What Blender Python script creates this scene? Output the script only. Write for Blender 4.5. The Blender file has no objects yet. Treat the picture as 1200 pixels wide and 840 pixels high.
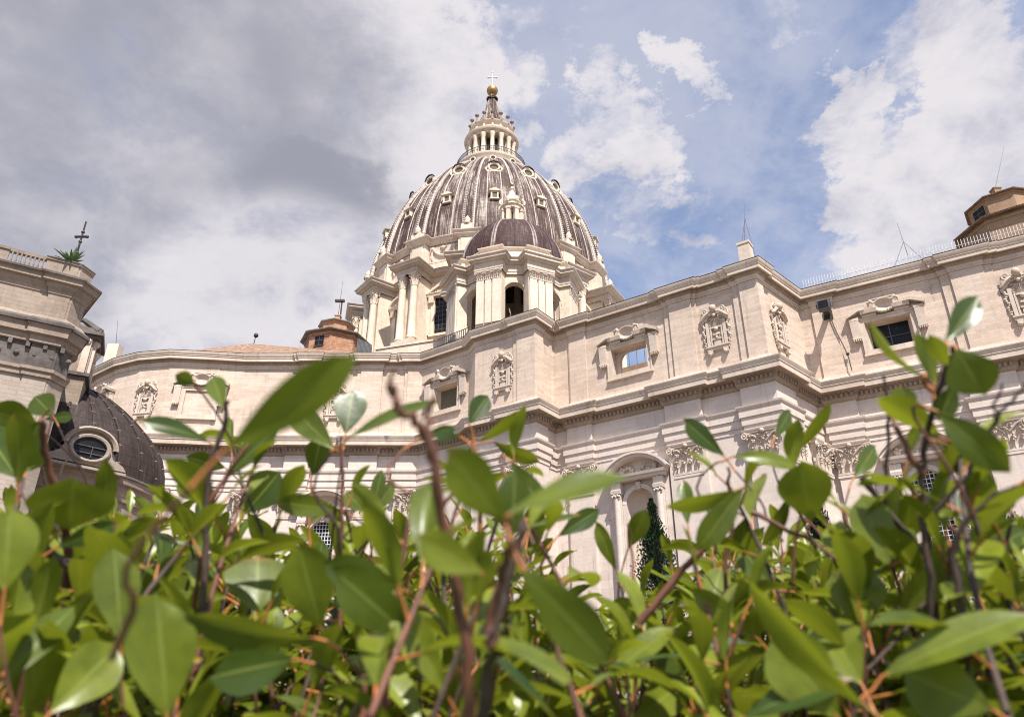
import bpy, math, random
import numpy as np
from mathutils import Vector, Matrix

# ------------------------------------------------------------------ camera, sky, sun, exposure
sc = bpy.context.scene
COL = sc.collection
R = math.radians
FPX, PITCH = 900.0, R(26.0)                 # focal length in pixels of the 1200 px wide photograph
GROUND = -1.6                               # the camera is the origin, 1.6 m above the lawn

cd = bpy.data.cameras.new('camera'); cam = bpy.data.objects.new('camera', cd); COL.objects.link(cam)
cd.sensor_width = 36.0; cd.sensor_fit = 'HORIZONTAL'; cd.lens = 27.0
cd.clip_start = 0.02; cd.clip_end = 3000
cam.location = (0, 0, 0); cam.rotation_euler = (R(90) + PITCH, 0, 0)
cd.dof.use_dof = True; cd.dof.focus_distance = 60.0; cd.dof.aperture_fstop = 10.5
sc.camera = cam

SUN_EL, SUN_AZ = R(56), math.atan2(0.30, -0.954)      # azimuth measured from +Y towards +X
sdir = Vector((math.sin(SUN_AZ) * math.cos(SUN_EL), math.cos(SUN_AZ) * math.cos(SUN_EL), math.sin(SUN_EL)))
sl = bpy.data.lights.new('sun', 'SUN'); sun = bpy.data.objects.new('sun', sl); COL.objects.link(sun)
sl.energy = 4.8; sl.angle = R(0.6); sl.color = (1.0, 0.94, 0.855)
sun.rotation_euler = sdir.to_track_quat('Z', 'Y').to_euler()

sc.view_settings.view_transform = 'Standard'; sc.view_settings.look = 'None'
sc.view_settings.exposure = 0.86; sc.view_settings.gamma = 1.0
sc.view_settings.use_curve_mapping = False
sc.cycles.max_bounces = 8; sc.cycles.transparent_max_bounces = 8
sc.cycles.use_denoising = True; sc.cycles.filter_width = 1.05; sc.render.filter_size = 1.05

def ray(px, py):
    u = (px - 600) / FPX; v = (420 - py) / FPX
    c, s = math.cos(PITCH), math.sin(PITCH)
    return np.array([u, c - v * s, s + v * c])
def at_y(px, py, y): d = ray(px, py); return d / d[1] * y
def at_z(px, py, z): d = ray(px, py); return d / d[2] * z
def at_r(px, py, r): d = ray(px, py); return d / np.linalg.norm(d) * r
def project(X):
    c, s = math.cos(PITCH), math.sin(PITCH); d = X[1] * c + X[2] * s
    return 600 + FPX * X[0] / d, 420 - FPX * (-X[1] * s + X[2] * c) / d, d

# ------------------------------------------------------------------ node helper
class NT:
    def __init__(s, tree): s.t = tree; s.n = tree.nodes; s.l = tree.links
    def add(s, typ, ins=None, **props):
        nd = s.n.new(typ)
        for k, v in props.items(): setattr(nd, k, v)
        for k, v in (ins or {}).items(): s.put(nd.inputs[k], v)
        return nd
    def put(s, sock, v):
        if isinstance(v, bpy.types.NodeSocket): s.l.new(v, sock)
        elif isinstance(v, bpy.types.Node): s.l.new(v.outputs[0], sock)
        else: sock.default_value = v
    def math(s, op, a, b=0.0, c=None, clamp=False):
        ins = {0: a, 1: b}
        if c is not None: ins[2] = c
        return s.add('ShaderNodeMath', ins, operation=op, use_clamp=clamp).outputs[0]
    def mix(s, f, a, b, blend='MIX'):
        nd = s.n.new('ShaderNodeMix'); nd.data_type = 'RGBA'; nd.blend_type = blend
        s.put(nd.inputs[0], f); s.put(nd.inputs[6], a); s.put(nd.inputs[7], b)
        return nd.outputs[2]
    def smooth(s, x, a, b, lo=0.0, hi=1.0):
        nd = s.add('ShaderNodeMapRange', {0: x, 1: a, 2: b, 3: lo, 4: hi}); nd.interpolation_type = 'SMOOTHSTEP'
        return nd.outputs[0]
    def noise(s, vec, scale, detail=4.0, rough=0.55, stretch=None, dist=0.0):
        if stretch is not None:
            vec = s.add('ShaderNodeVectorMath', {0: vec, 1: stretch}, operation='MULTIPLY').outputs[0]
        return s.add('ShaderNodeTexNoise', {'Vector': vec, 'Scale': scale, 'Detail': detail, 'Roughness': rough, 'Distortion': dist}).outputs[0]
def rgba(c): return (c[0], c[1], c[2], 1.0)

# ------------------------------------------------------------------ world: Nishita sky with drifting clouds
w = bpy.data.worlds.new('World'); sc.world = w; w.use_nodes = True
t = NT(w.node_tree); t.n.clear()
sky = t.add('ShaderNodeTexSky', sky_type='NISHITA', sun_disc=False, sun_elevation=SUN_EL, sun_rotation=SUN_AZ,
            air_density=1.0, dust_density=0.6, ozone_density=1.6)
tc = t.add('ShaderNodeTexCoord').outputs['Generated']
nv = t.add('ShaderNodeVectorMath', {0: tc}, operation='NORMALIZE').outputs[0]
sx = t.add('ShaderNodeSeparateXYZ', {0: nv})
den = t.math('ADD', t.math('MAXIMUM', sx.outputs[2], 0.0), 0.30)
pv = t.add('ShaderNodeCombineXYZ', {0: t.math('DIVIDE', sx.outputs[0], den), 1: t.math('DIVIDE', sx.outputs[1], den), 2: 0.37}).outputs[0]
def lobe(px, py, r0, r1):                      # 1 at a direction of the sky, 0 beyond r1 degrees of it
    d = ray(px, py); d = d / np.linalg.norm(d)
    dp = t.add('ShaderNodeVectorMath', {0: nv, 1: tuple(d)}, operation='DOT_PRODUCT').outputs['Value']
    return t.smooth(dp, math.cos(R(r1)), math.cos(R(r0)))
wn = t.add('ShaderNodeTexNoise', {'Vector': pv, 'Scale': 3.6, 'Detail': 9.0, 'Roughness': 0.66}).outputs['Color']
wv_ = t.add('ShaderNodeVectorMath', {0: wn, 1: (0.5, 0.5, 0.5)}, operation='SUBTRACT').outputs[0]
wv_ = t.add('ShaderNodeVectorMath', {0: wv_, 1: (0.40, 0.40, 0.40)}, operation='MULTIPLY').outputs[0]
nw = t.add('ShaderNodeVectorMath', {0: t.add('ShaderNodeVectorMath', {0: nv, 1: wv_}, operation='ADD').outputs[0]}, operation='NORMALIZE').outputs[0]
def puff(px, py, r0, r1):
    d = ray(px, py); d = d / np.linalg.norm(d)
    dp = t.add('ShaderNodeVectorMath', {0: nw, 1: tuple(d)}, operation='DOT_PRODUCT').outputs['Value']
    return t.smooth(dp, math.cos(R(r1)), math.cos(R(r0)))
big = t.noise(pv, 1.9, 7.0, 0.58, dist=0.2)
fine = t.noise(pv, 6.5, 9.0, 0.63, dist=0.2)
PUFFS = [(130, 100, 15, 23, 1.15), (390, 190, 8, 14, 1.0), (430, 30, 6, 11.5, 0.9), (320, 250, 3, 11, 0.6), (250, 350, 4, 17, 0.75),
         (595, 115, 1, 4.5, 0.5), (640, 190, 1, 5, 0.42), (725, 140, 1.2, 4.4, 0.72), (755, 220, 1.5, 5, 0.66), (805, 45, 0.6, 3, 0.75), (670, 40, 0.6, 4, 0.5),
         (820, 265, 0.3, 3, 0.55), (965, 135, 0.8, 3.8, 0.95), (958, 80, 0.4, 2.5, 0.7), (893, 22, 0.4, 2.5, 0.55), (870, 105, 0.2, 1.6, 0.45), (1060, 30, 2, 6, 0.8),
         (1210, 90, 3, 8.0, 1.0), (1175, 225, 4, 8, 1.0), (1035, 195, 1.2, 4, 0.75), (980, 222, 0.5, 2.6, 0.7), (1095, 275, 2.0, 6, 0.8), (1000, 295, 1, 4, 0.6), (1130, 30, 1, 5, .6)]
lob = None
for px, py, r0, r1, k in PUFFS:
    v = t.math('MULTIPLY', puff(px, py, r0, r1), k)
    lob = v if lob is None else t.math('ADD', lob, v)
n = t.math('ADD', t.math('MULTIPLY', t.math('SUBTRACT', big, 0.5), 1.1), t.math('MULTIPLY', t.math('SUBTRACT', fine, 0.5), 1.7))
dens = t.math('ADD', t.math('MINIMUM', lob, 1.25), n)
cover = t.smooth(dens, 0.24, 1.12)
veil = t.smooth(t.math('ADD', t.math('MULTIPLY', big, 0.6), t.math('MULTIPLY', fine, 0.4)), 0.34, 0.66, 0.04, 0.50)
cover = t.math('MAXIMUM', cover, veil)
thick = t.smooth(dens, 0.55, 1.15)
greyl = t.math('MAXIMUM', t.math('MULTIPLY', puff(140, 130, 9, 22), 0.9), t.math('MAXIMUM', puff(320, 250, 3, 10), t.math('MULTIPLY', puff(60, 10, 5, 16), 0.8)))
greyl = t.math('MULTIPLY', greyl, t.smooth(lobe(330, 420, 9, 13.5), 0, 1, 1, 0.12))
greyn = t.smooth(t.noise(pv, 2.4, 6.0, 0.6), 0.34, 0.60, 0.42, 1.0)
shade = t.math('MULTIPLY', t.math('MULTIPLY', greyl, greyn), thick, clamp=True)
wsh = t.smooth(t.math('ADD', t.math('MULTIPLY', fine, 0.55), t.math('MULTIPLY', big, 0.45)), 0.38, 0.58)
white = t.mix(wsh, (0.245, 0.252, 0.318, 1), (0.465, 0.445, 0.460, 1))
ccol = t.mix(shade, white, (0.195, 0.198, 0.235, 1))
bg_blue = t.mix(1.0, sky.outputs[0], (1.0, 0.93, 0.93, 1), 'MULTIPLY')
b1 = t.add('ShaderNodeBackground', {0: bg_blue, 1: 0.125})
b2 = t.add('ShaderNodeBackground', {0: ccol, 1: 1.0})
mx = t.add('ShaderNodeMixShader', {0: t.math('MULTIPLY', cover, 0.97), 1: b1.outputs[0], 2: b2.outputs[0]})
t.add('ShaderNodeOutputWorld', {0: mx.outputs[0]})

# ------------------------------------------------------------------ materials
def material(name, rough=0.85, spec=0.3):
    m = bpy.data.materials.new(name); m.use_nodes = True
    t = NT(m.node_tree); b = t.n['Principled BSDF']
    b.inputs['Roughness'].default_value = rough
    b.inputs['Specular IOR Level'].default_value = spec
    return m, t, b
def uvs(t): return t.add('ShaderNodeTexCoord').outputs['UV']
def objc(t): return t.add('ShaderNodeTexCoord').outputs['Object']
def bump(t, b, h, strength, dist):
    bp = t.add('ShaderNodeBump', {'Height': h, 'Strength': strength, 'Distance': dist})
    t.l.new(bp.outputs[0], b.inputs['Normal'])

def stone(name, c_lo, c_hi, c_dirt, dirt=0.35, brick=(1.5, 0.5, 0.10), streak=0.5, bumpk=0.5):
    m, t, b = material(name)
    uv = uvs(t); ob = objc(t)
    br = t.add('ShaderNodeTexBrick', {'Vector': uv, 'Color1': (0.25, 0.25, 0.25, 1), 'Color2': (0.85, 0.85, 0.85, 1), 'Mortar': (0, 0, 0, 1),
                                      'Scale': 1.0, 'Mortar Size': 0.010, 'Mortar Smooth': 0.3, 'Brick Width': brick[0], 'Row Height': brick[1]})
    br.offset = 0.5
    blk = t.add('ShaderNodeSeparateColor', {0: br.outputs[0]}).outputs[0]
    n1 = t.noise(ob, 0.25, 5.0, 0.6)
    n2 = t.noise(ob, 2.3, 6.0, 0.65)
    f = t.math('ADD', t.math('MULTIPLY', n1, 0.5), t.math('MULTIPLY', n2, 0.32))
    f = t.math('ADD', f, t.math('MULTIPLY', t.math('SUBTRACT', blk, 0.5), brick[2] * 2.2))
    f = t.smooth(f, 0.22, 0.62)
    col = t.mix(f, rgba(c_lo), rgba(c_hi))
    st = t.noise(uv, 1.0, 6.0, 0.7, stretch=(1.6, 0.10, 1.0))
    patch = t.noise(ob, 0.55, 6.0, 0.65)
    dm = t.math('MULTIPLY', t.smooth(st, 0.50, 0.75), t.smooth(patch, 0.42, 0.62))
    col = t.mix(t.math('MULTIPLY', dm, streak), col, rgba(c_dirt))
    spots = t.smooth(t.noise(ob, 5.0, 5.0, 0.75), 0.62, 0.76)
    col = t.mix(t.math('MULTIPLY', spots, dirt), col, rgba(c_dirt))
    joint = t.math('MULTIPLY', br.outputs['Fac'], brick[2] * 3.6, clamp=True)
    col = t.mix(joint, col, rgba([x * 0.5 for x in c_lo]))
    t.l.new(col, b.inputs['Base Color'])
    h = t.math('SUBTRACT', t.math('MULTIPLY', n2, 0.5), t.math('MULTIPLY', br.outputs['Fac'], 0.6))
    bump(t, b, h, bumpk, 0.03)
    return m

M = {}
M['attic'] = stone('travertine_attic', (0.44, 0.345, 0.278), (0.585, 0.48, 0.398), (0.17, 0.125, 0.095), 0.28, (1.7, 0.30, 0.13), 0.60)
M['lower'] = stone('travertine_pale', (0.49, 0.418, 0.368), (0.61, 0.525, 0.468), (0.17, 0.14, 0.125), 0.26, (2.6, 0.9, 0.10), 0.60)
M['trim'] = stone('travertine_trim', (0.42, 0.34, 0.275), (0.62, 0.53, 0.45), (0.10, 0.08, 0.068), 0.50, (2.2, 3.0, 0.06), 0.55)
M['carved'] = stone('travertine_carved', (0.40, 0.32, 0.26), (0.62, 0.53, 0.455), (0.10, 0.08, 0.07), 0.55, (9.0, 9.0, 0.0), 0.5)
M['soffit'] = stone('shaded_travertine', (0.20, 0.150, 0.115), (0.36, 0.285, 0.225), (0.06, 0.048, 0.04), 0.5, (3.0, 3.0, 0.0), 0.5)  # shade under the cornices put into the base colour, plus random dirt
M['drum'] = stone('travertine_drum', (0.52, 0.425, 0.335), (0.72, 0.62, 0.51), (0.17, 0.135, 0.105), 0.20, (1.8, 0.8, 0.06), 0.45)
M['weathered'] = stone('weathered_stone', (0.195, 0.150, 0.120), (0.345, 0.278, 0.228), (0.05, 0.04, 0.034), 0.45, (1.2, 0.36, 0.05), 0.7)
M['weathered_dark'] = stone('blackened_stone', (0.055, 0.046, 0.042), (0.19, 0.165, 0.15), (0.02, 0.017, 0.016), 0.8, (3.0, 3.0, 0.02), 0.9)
M['brick'] = stone('orange_brick', (0.31, 0.150, 0.090), (0.46, 0.265, 0.175), (0.13, 0.07, 0.05), 0.3, (0.5, 0.16, 0.20), 0.3)
M['plaster'] = stone('tan_plaster', (0.24, 0.155, 0.095), (0.36, 0.245, 0.155), (0.10, 0.065, 0.045), 0.3, (0.9, 0.3, 0.10), 0.4)

def lead(name, base, pale, amount, stretch=(1.0, 0.10, 1), tile=(0.8, 1.1), thr=(0.57, 0.74)):
    m, t, b = material(name, 0.65, 0.2)
    uv = uvs(t)
    br = t.add('ShaderNodeTexBrick', {'Vector': uv, 'Color1': (0.3, 0.3, 0.3, 1), 'Color2': (0.7, 0.7, 0.7, 1), 'Mortar': (0, 0, 0, 1), 'Scale': 1.0,
                                      'Mortar Size': 0.035, 'Brick Width': tile[0], 'Row Height': tile[1]})
    br.offset = 0.0
    blk = t.add('ShaderNodeSeparateColor', {0: br.outputs[0]}).outputs[0]
    big = t.noise(uv, 0.22, 5.0, 0.6, stretch=(1.0, 0.45, 1))
    st = t.noise(uv, 2.2, 7.0, 0.72, stretch=stretch)
    fl = t.noise(uv, 3.2, 6.0, 0.75, stretch=(1, 0.5, 1))
    f = t.math('ADD', t.math('MULTIPLY', st, 0.75), t.math('MULTIPLY', big, 0.45))
    f = t.smooth(f, *thr)
    f = t.math('MULTIPLY', f, t.smooth(fl, 0.25, 0.60, 0.25, 1.0))
    dark = t.mix(t.smooth(t.math('ADD', t.math('MULTIPLY', fl, 0.6), t.math('MULTIPLY', blk, 0.3)), 0.3, 0.66),
                 rgba([x * 0.55 for x in base]), rgba([x * 1.35 for x in base]))
    col = t.mix(t.math('MULTIPLY', f, amount, clamp=True), dark, rgba(pale))
    col = t.mix(t.math('MULTIPLY', br.outputs['Fac'], 0.55), col, rgba([x * 0.5 for x in base]))
    t.l.new(col, b.inputs['Base Color'])
    bump(t, b, t.math('SUBTRACT', fl, t.math('MULTIPLY', br.outputs['Fac'], -0.8)), 0.5, 0.05)
    return m
M['lead'] = lead('weathered_lead', (0.074, 0.040, 0.033), (0.50, 0.44, 0.39), 0.85, stretch=(1.3, 0.07, 1))
M['lead_cupola'] = lead('brown_lead', (0.060, 0.028, 0.026), (0.36, 0.30, 0.29), 0.55, stretch=(2.6, 0.16, 1), tile=(0.55, 0.7), thr=(0.58, 0.76))
M['lead_chapel'] = lead('dark_lead', (0.040, 0.028, 0.025), (0.15, 0.12, 0.11), 0.30, tile=(1.4, 1.0))
M['lead_rib'] = lead('pale_lead_rib', (0.17, 0.13, 0.115), (0.57, 0.51, 0.46), 1.1, stretch=(0.8, 0.5, 1), tile=(3.0, 0.75), thr=(0.38, 0.62))

def plain(name, c, rough=0.6, metal=0.0, var=0.25, scale=4.0, spec=0.4):
    m, t, b = material(name, rough, spec)
    n = t.noise(objc(t), scale, 5.0, 0.65)
    col = t.mix(t.smooth(n, 0.3, 0.7), rgba([x * (1 - var) for x in c]), rgba([x * (1 + var) for x in c]))
    t.l.new(col, b.inputs['Base Color']); b.inputs['Metallic'].default_value = metal
    return m
M['glass'] = plain('dark_window_glass', (0.016, 0.016, 0.018), 0.25, 0, 0.3, 1.0, 0.12)
M['olive_infill'] = plain('olive_panel', (0.12, 0.10, 0.065), 0.8)  # olive infill of the blind window and the dormers
M['frame_dark'] = plain('dark_metal', (0.05, 0.045, 0.042), 0.6, 0.4)
M['iron'] = plain('grey_iron', (0.10, 0.10, 0.10), 0.6, 0.5)
M['gold'] = plain('gilded_bronze', (0.40, 0.25, 0.10), 0.42, 0.75, 0.2)
M['white_rod'] = plain('white_painted_rod', (0.62, 0.62, 0.64), 0.5)
M['roof_metal'] = plain('grey_roof_sheet', (0.30, 0.28, 0.26), 0.6, 0, 0.3, 0.8)
m, t, b = material('terracotta_tiles', 0.9)
uv = uvs(t)
wv = t.add('ShaderNodeTexWave', {'Vector': uv, 'Scale': 1.1, 'Distortion': 0.4, 'Detail': 2.0})
nn = t.noise(uv, 1.6, 5, 0.7)
t.l.new(t.mix(t.smooth(nn, 0.3, 0.7), (0.17, 0.095, 0.062, 1), (0.36, 0.25, 0.18, 1)), b.inputs['Base Color'])
bump(t, b, wv.outputs[0], 0.8, 0.12); M['tiles'] = m
m, t, b = material('mown_grass', 0.9)
t.l.new(t.mix(t.noise(objc(t), 3, 6, 0.7), (0.025, 0.05, 0.012, 1), (0.07, 0.11, 0.03, 1)), b.inputs['Base Color']); M['grass'] = m
M['court'] = plain('pale_gravel', (0.15, 0.115, 0.09), 0.95, 0, 0.25, 0.6, 0.2)

def leafmat(name, lo, hi, backlit, trans, rough):
    m, t, b = material(name, rough, 0.36)
    tint = t.add('ShaderNodeAttribute', attribute_name='tint').outputs['Fac']
    uv = uvs(t); su = t.add('ShaderNodeSeparateXYZ', {0: uv})
    n = t.noise(objc(t), 60.0, 4, 0.6)
    base = t.mix(tint, rgba(lo), rgba(hi))
    base = t.mix(t.smooth(n, 0.35, 0.75, 0.0, 0.45), base, rgba([x * 0.62 for x in lo]))
    rib = t.math('ABSOLUTE', t.math('SUBTRACT', su.outputs[0], 0.5))
    base = t.mix(t.smooth(rib, 0.008, 0.045, 0.55, 0.0), base, (0.22, 0.26, 0.06, 1))
    vein = t.add('ShaderNodeTexWave', {'Vector': t.add('ShaderNodeCombineXYZ', {0: t.math('SUBTRACT', su.outputs[1], t.math('MULTIPLY', rib, 0.55)), 1: 0.0, 2: 0.0}).outputs[0],
                                       'Scale': 3.2, 'Distortion': 0.6, 'Detail': 1.0, 'Detail Scale': 2.0}).outputs[0]
    base = t.mix(t.smooth(vein, 0.75, 1.0, 0.0, 0.02), base, rgba([x * 1.5 + 0.02 for x in hi]))
    edge = t.math('MULTIPLY', t.smooth(su.outputs[1], 0.86, 1.0), t.smooth(t.noise(objc(t), 9.0, 2, 0.5), 0.52, 0.66))
    base = t.mix(t.math('MULTIPLY', edge, 0.7), base, (0.30, 0.13, 0.035, 1))
    t.l.new(base, b.inputs['Base Color'])
    bump(t, b, n, 0.22, 0.0015)
    tr = t.add('ShaderNodeBsdfTranslucent', {0: t.mix(tint, rgba(backlit), rgba([x * 1.35 for x in backlit]))})
    mxs = t.add('ShaderNodeMixShader', {0: trans, 1: b.outputs[0], 2: tr.outputs[0]})
    t.l.new(mxs.outputs[0], t.n['Material Output'].inputs[0])
    return m
M['leaf'] = leafmat('glossy_green_leaf', (0.011, 0.038, 0.007), (0.185, 0.215, 0.018), (0.25, 0.285, 0.018), 0.28, 0.34)
M['needle'] = plain('dark_conifer_foliage', (0.014, 0.027, 0.013), 0.9, 0, 0.5, 3.0, 0.1)
M['petiole'] = plain('orange_red_stalk', (0.36, 0.13, 0.035), 0.5, 0, 0.35, 40)
M['stem'] = plain('brown_purple_stem', (0.055, 0.034, 0.026), 0.7, 0, 0.45, 60)
M['stem_red'] = plain('reddish_young_stem', (0.125, 0.048, 0.030), 0.6, 0, 0.35, 60)
M['bark'] = plain('tree_bark', (0.09, 0.065, 0.05), 0.9, 0, 0.4, 5)
M['agave'] = plain('agave_leaf', (0.10, 0.17, 0.06), 0.5, 0, 0.3, 3)

# ------------------------------------------------------------------ mesh helper
class MB:
    def __init__(s): s.v = []; s.f = []; s.uv = {}; s.mi = {}; s.tint = []
    def quad(s, a, b, c, d, uv=None, mi=0):
        i = len(s.v); s.v += [tuple(a), tuple(b), tuple(c), tuple(d)]; s.f.append((i, i + 1, i + 2, i + 3))
        if uv: s.uv[len(s.f) - 1] = uv
        if mi: s.mi[len(s.f) - 1] = mi
    def poly(s, pts, mi=0):
        i = len(s.v); s.v += [tuple(p) for p in pts]; s.f.append(tuple(range(i, i + len(pts))))
        if mi: s.mi[len(s.f) - 1] = mi
    def grid(s, rows, uv=None, mi=0, wrap=False):
        n = len(rows[0]); b = len(s.v)
        for r in rows: s.v += [tuple(p) for p in r]
        for i in range(len(rows) - 1):
            for j in range(n if wrap else n - 1):
                k = (j + 1) % n
                s.f.append((b + i * n + j, b + i * n + k, b + (i + 1) * n + k, b + (i + 1) * n + j))
                if uv: s.uv[len(s.f) - 1] = [uv(i, j), uv(i, j + 1), uv(i + 1, j + 1), uv(i + 1, j)]
                if mi: s.mi[len(s.f) - 1] = mi
    def box(s, x0, x1, y0, y1, z0, z1, xf=None, mi=0, top=None):
        # top=(dx,dy): half-size change of the upper face
        tx, ty = top or (0, 0)
        p = [(x0, y0, z0), (x1, y0, z0), (x1, y1, z0), (x0, y1, z0),
             (x0 - tx, y0 - ty, z1), (x1 + tx, y0 - ty, z1), (x1 + tx, y1 + ty, z1), (x0 - tx, y1 + ty, z1)]
        if xf: p = [xf(q) for q in p]
        i = len(s.v); s.v += p
        for f in ((0, 3, 2, 1), (4, 5, 6, 7), (0, 1, 5, 4), (1, 2, 6, 5), (2, 3, 7, 6), (3, 0, 4, 7)):
            s.f.append(tuple(i + k for k in f))
            if mi: s.mi[len(s.f) - 1] = mi
    def tube(s, pts, rad, n=8, mi=0, caps=True, xf=None):
        pts = [Vector(p) for p in pts]; m = len(pts)
        if not hasattr(rad, '__len__'): rad = [rad] * m
        rows = []; up = None
        for i, p in enumerate(pts):
            d = (pts[min(i + 1, m - 1)] - pts[max(i - 1, 0)]).normalized()
            if up is None:
                up = Vector((0, 0, 1)) if abs(d.z) < 0.9 else Vector((1, 0, 0))
            a = (up - d * up.dot(d)).normalized(); up = a; b = d.cross(a)
            rows.append([p + (a * math.cos(2 * math.pi * k / n) + b * math.sin(2 * math.pi * k / n)) * rad[i] for k in range(n)])
        if xf: rows = [[xf(q) for q in r] for r in rows]
        L = [0]
        for i in range(1, m): L.append(L[-1] + (pts[i] - pts[i - 1]).length)
        s.grid(rows, uv=lambda i, j: (2 * math.pi * j / n * max(rad), L[i]), mi=mi, wrap=True)
        if caps:
            s.poly(list(reversed(rows[0])), mi); s.poly(rows[-1], mi)
    def lathe(s, prof, n=24, cx=0, cy=0, a0=0.0, a1=2 * math.pi, uvr=None, sx=1.0, sy=1.0, mi=0):
        # prof [(r,z)...]; angle 0 looks towards -y
        full = abs(a1 - a0 - 2 * math.pi) < 1e-6
        N = n if full else n + 1
        rows = []
        for r, z in prof:
            rows.append([(cx + sx * r * math.sin(a0 + (a1 - a0) * k / n), cy - sy * r * math.cos(a0 + (a1 - a0) * k / n), z) for k in range(N)])
        ur = uvr or max(p[0] for p in prof)
        L = [0]
        for i in range(1, len(prof)): L.append(L[-1] + math.dist(prof[i], prof[i - 1]))
        s.grid(rows, uv=lambda i, j: (ur * (a0 + (a1 - a0) * j / n), L[i]), wrap=full, mi=mi)
    def ball(s, c, r, n=8, sz=1.0, mi=0):
        m = max(4, n // 2 + 1)
        pr = [(max(r * math.sin(math.pi * i / m), 1e-4), c[2] - sz * r * math.cos(math.pi * i / m)) for i in range(m + 1)]
        s.lathe(pr, n, c[0], c[1], mi=mi)
    def torus(s, c, r, rr, axis='y', n=14, k=6, a0=0.0, a1=2 * math.pi):
        pts = []
        for i in range(n + 1):
            a = a0 + (a1 - a0) * i / n
            if axis == 'y': pts.append((c[0] + r * math.cos(a), c[1], c[2] + r * math.sin(a)))
            else: pts.append((c[0] + r * math.cos(a), c[1] + r * math.sin(a), c[2]))
        s.tube(pts, rr, k, caps=abs(a1 - a0) < 6.2)
    def sweep(s, path, prof, close=False):
        # path [(x,y)...] left to right seen from its outer side, prof [(out,z)...]
        P = np.array(path, float); n = len(P)
        d = np.diff(P, axis=0); ln = np.linalg.norm(d, axis=1); d = d / ln[:, None]
        nn = np.stack([d[:, 1], -d[:, 0]], 1)
        mit = []
        for i in range(n):
            a = nn[max(i - 1, 0)]; b = nn[min(i, n - 2)]
            mit.append((a + b) / max(1 + a @ b, 0.25))
        S = [0] + list(np.cumsum(ln))
        L = [0]
        for i in range(1, len(prof)): L.append(L[-1] + math.dist(prof[i], prof[i - 1]))
        for i in range(n - 1):
            for j in range(len(prof) - 1):
                (o0, z0), (o1, z1) = prof[j], prof[j + 1]
                q = [P[i] + mit[i] * o0, P[i + 1] + mit[i + 1] * o0, P[i + 1] + mit[i + 1] * o1, P[i] + mit[i] * o1]
                vz = (z0, z0, z1, z1) if abs(z1 - z0) > 0.02 else (L[j], L[j], L[j + 1], L[j + 1])
                s.quad((*q[0], z0), (*q[1], z0), (*q[2], z1), (*q[3], z1),
                       uv=[(S[i], vz[0]), (S[i + 1], vz[1]), (S[i + 1], vz[2]), (S[i], vz[3])])
        for e in (0, n - 1):                                  # end caps
            if len(prof) > 2:
                s.poly([(*(P[e] + mit[e] * o), z) for o, z in prof])
    def add(s, other, xf=None):
        b = len(s.v); fb = len(s.f)
        s.v += [xf(p) for p in other.v] if xf else other.v
        s.f += [tuple(b + k for k in f) for f in other.f]
        for k, u in other.uv.items(): s.uv[fb + k] = u
        for k, u in other.mi.items(): s.mi[fb + k] = u
    def mesh(s, name, mats, smooth=None, origin=(0, 0, 0)):
        me = bpy.data.meshes.new(name)
        V = np.array(s.v, float).reshape(-1, 3) - np.array(origin)
        me.from_pydata(V.tolist(), [], s.f)
        for m in (mats if isinstance(mats, (list, tuple)) else [mats]): me.materials.append(m)
        uvl = me.uv_layers.new(name='UVMap')
        W0 = np.array(s.v, float).reshape(-1, 3)
        data = np.zeros((sum(len(f) for f in s.f), 2)); k = 0
        for fi, f in enumerate(s.f):
            if fi in s.uv:
                data[k:k + len(f)] = s.uv[fi]
            else:
                p = W0[list(f)]
                nrm = np.cross(p[1] - p[0], p[2] - p[0])
                if len(f) > 3: nrm = nrm + np.cross(p[2] - p[0], p[3] - p[0])
                ln = np.linalg.norm(nrm)
                nrm = nrm / ln if ln > 1e-12 else np.array([0, -1, 0])
                if abs(nrm[2]) > 0.85: data[k:k + len(f)] = p[:, :2]
                else:
                    h = math.hypot(nrm[0], nrm[1]); tg = np.array([-nrm[1] / h, nrm[0] / h])
                    data[k:k + len(f), 0] = p[:, :2] @ tg; data[k:k + len(f), 1] = p[:, 2]
            k += len(f)
        uvl.data.foreach_set('uv', data.ravel())
        if s.mi:
            idx = [s.mi.get(i, 0) for i in range(len(s.f))]
            me.polygons.foreach_set('material_index', idx)
        if s.tint:
            at = me.attributes.new('tint', 'FLOAT', 'POINT'); at.data.foreach_set('value', s.tint)
        if smooth is not None:
            me.polygons.foreach_set('use_smooth', [True] * len(s.f))
            me.set_sharp_from_angle(angle=R(smooth))
        me.update()
        return me
    def build(s, name, mat, parent=None, smooth=None, loc=None, rot=0.0):
        org = tuple(ROOTLOC.get(parent.name, (0, 0, 0))) if (parent is not None and loc is None) else (0, 0, 0)
        o = bpy.data.objects.new(name, s.mesh(name, mat, smooth, org)); COL.objects.link(o)
        if parent is not None:
            o.parent = parent; ROOTLOC[o.name] = ROOTLOC.get(parent.name, (0, 0, 0))
        if loc is not None: place(o, loc, rot, parent); ROOTLOC[o.name] = (0, 0, 0)
        return o
ROOTLOC = {}
def place(o, loc, rot=0.0, parent=None):
    base = ROOTLOC.get(parent.name, (0, 0, 0)) if parent is not None else (0, 0, 0)
    o.location = (loc[0] - base[0], loc[1] - base[1], loc[2] - base[2]); o.rotation_euler = (0, 0, rot)
def inst(mesh, name, parent, loc, rot=0.0, scale=None):
    o = bpy.data.objects.new(name, mesh); COL.objects.link(o); o.parent = parent
    place(o, loc, rot, parent)
    if scale: o.scale = scale if hasattr(scale, '__len__') else (scale,) * 3
    return o
def thing(name, label, cat, loc, group=None):
    o = bpy.data.objects.new(name, None); COL.objects.link(o); o.location = loc
    o.empty_display_size = 0.1
    ROOTLOC[o.name] = tuple(loc); tag(o, label, cat, group); return o
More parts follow.
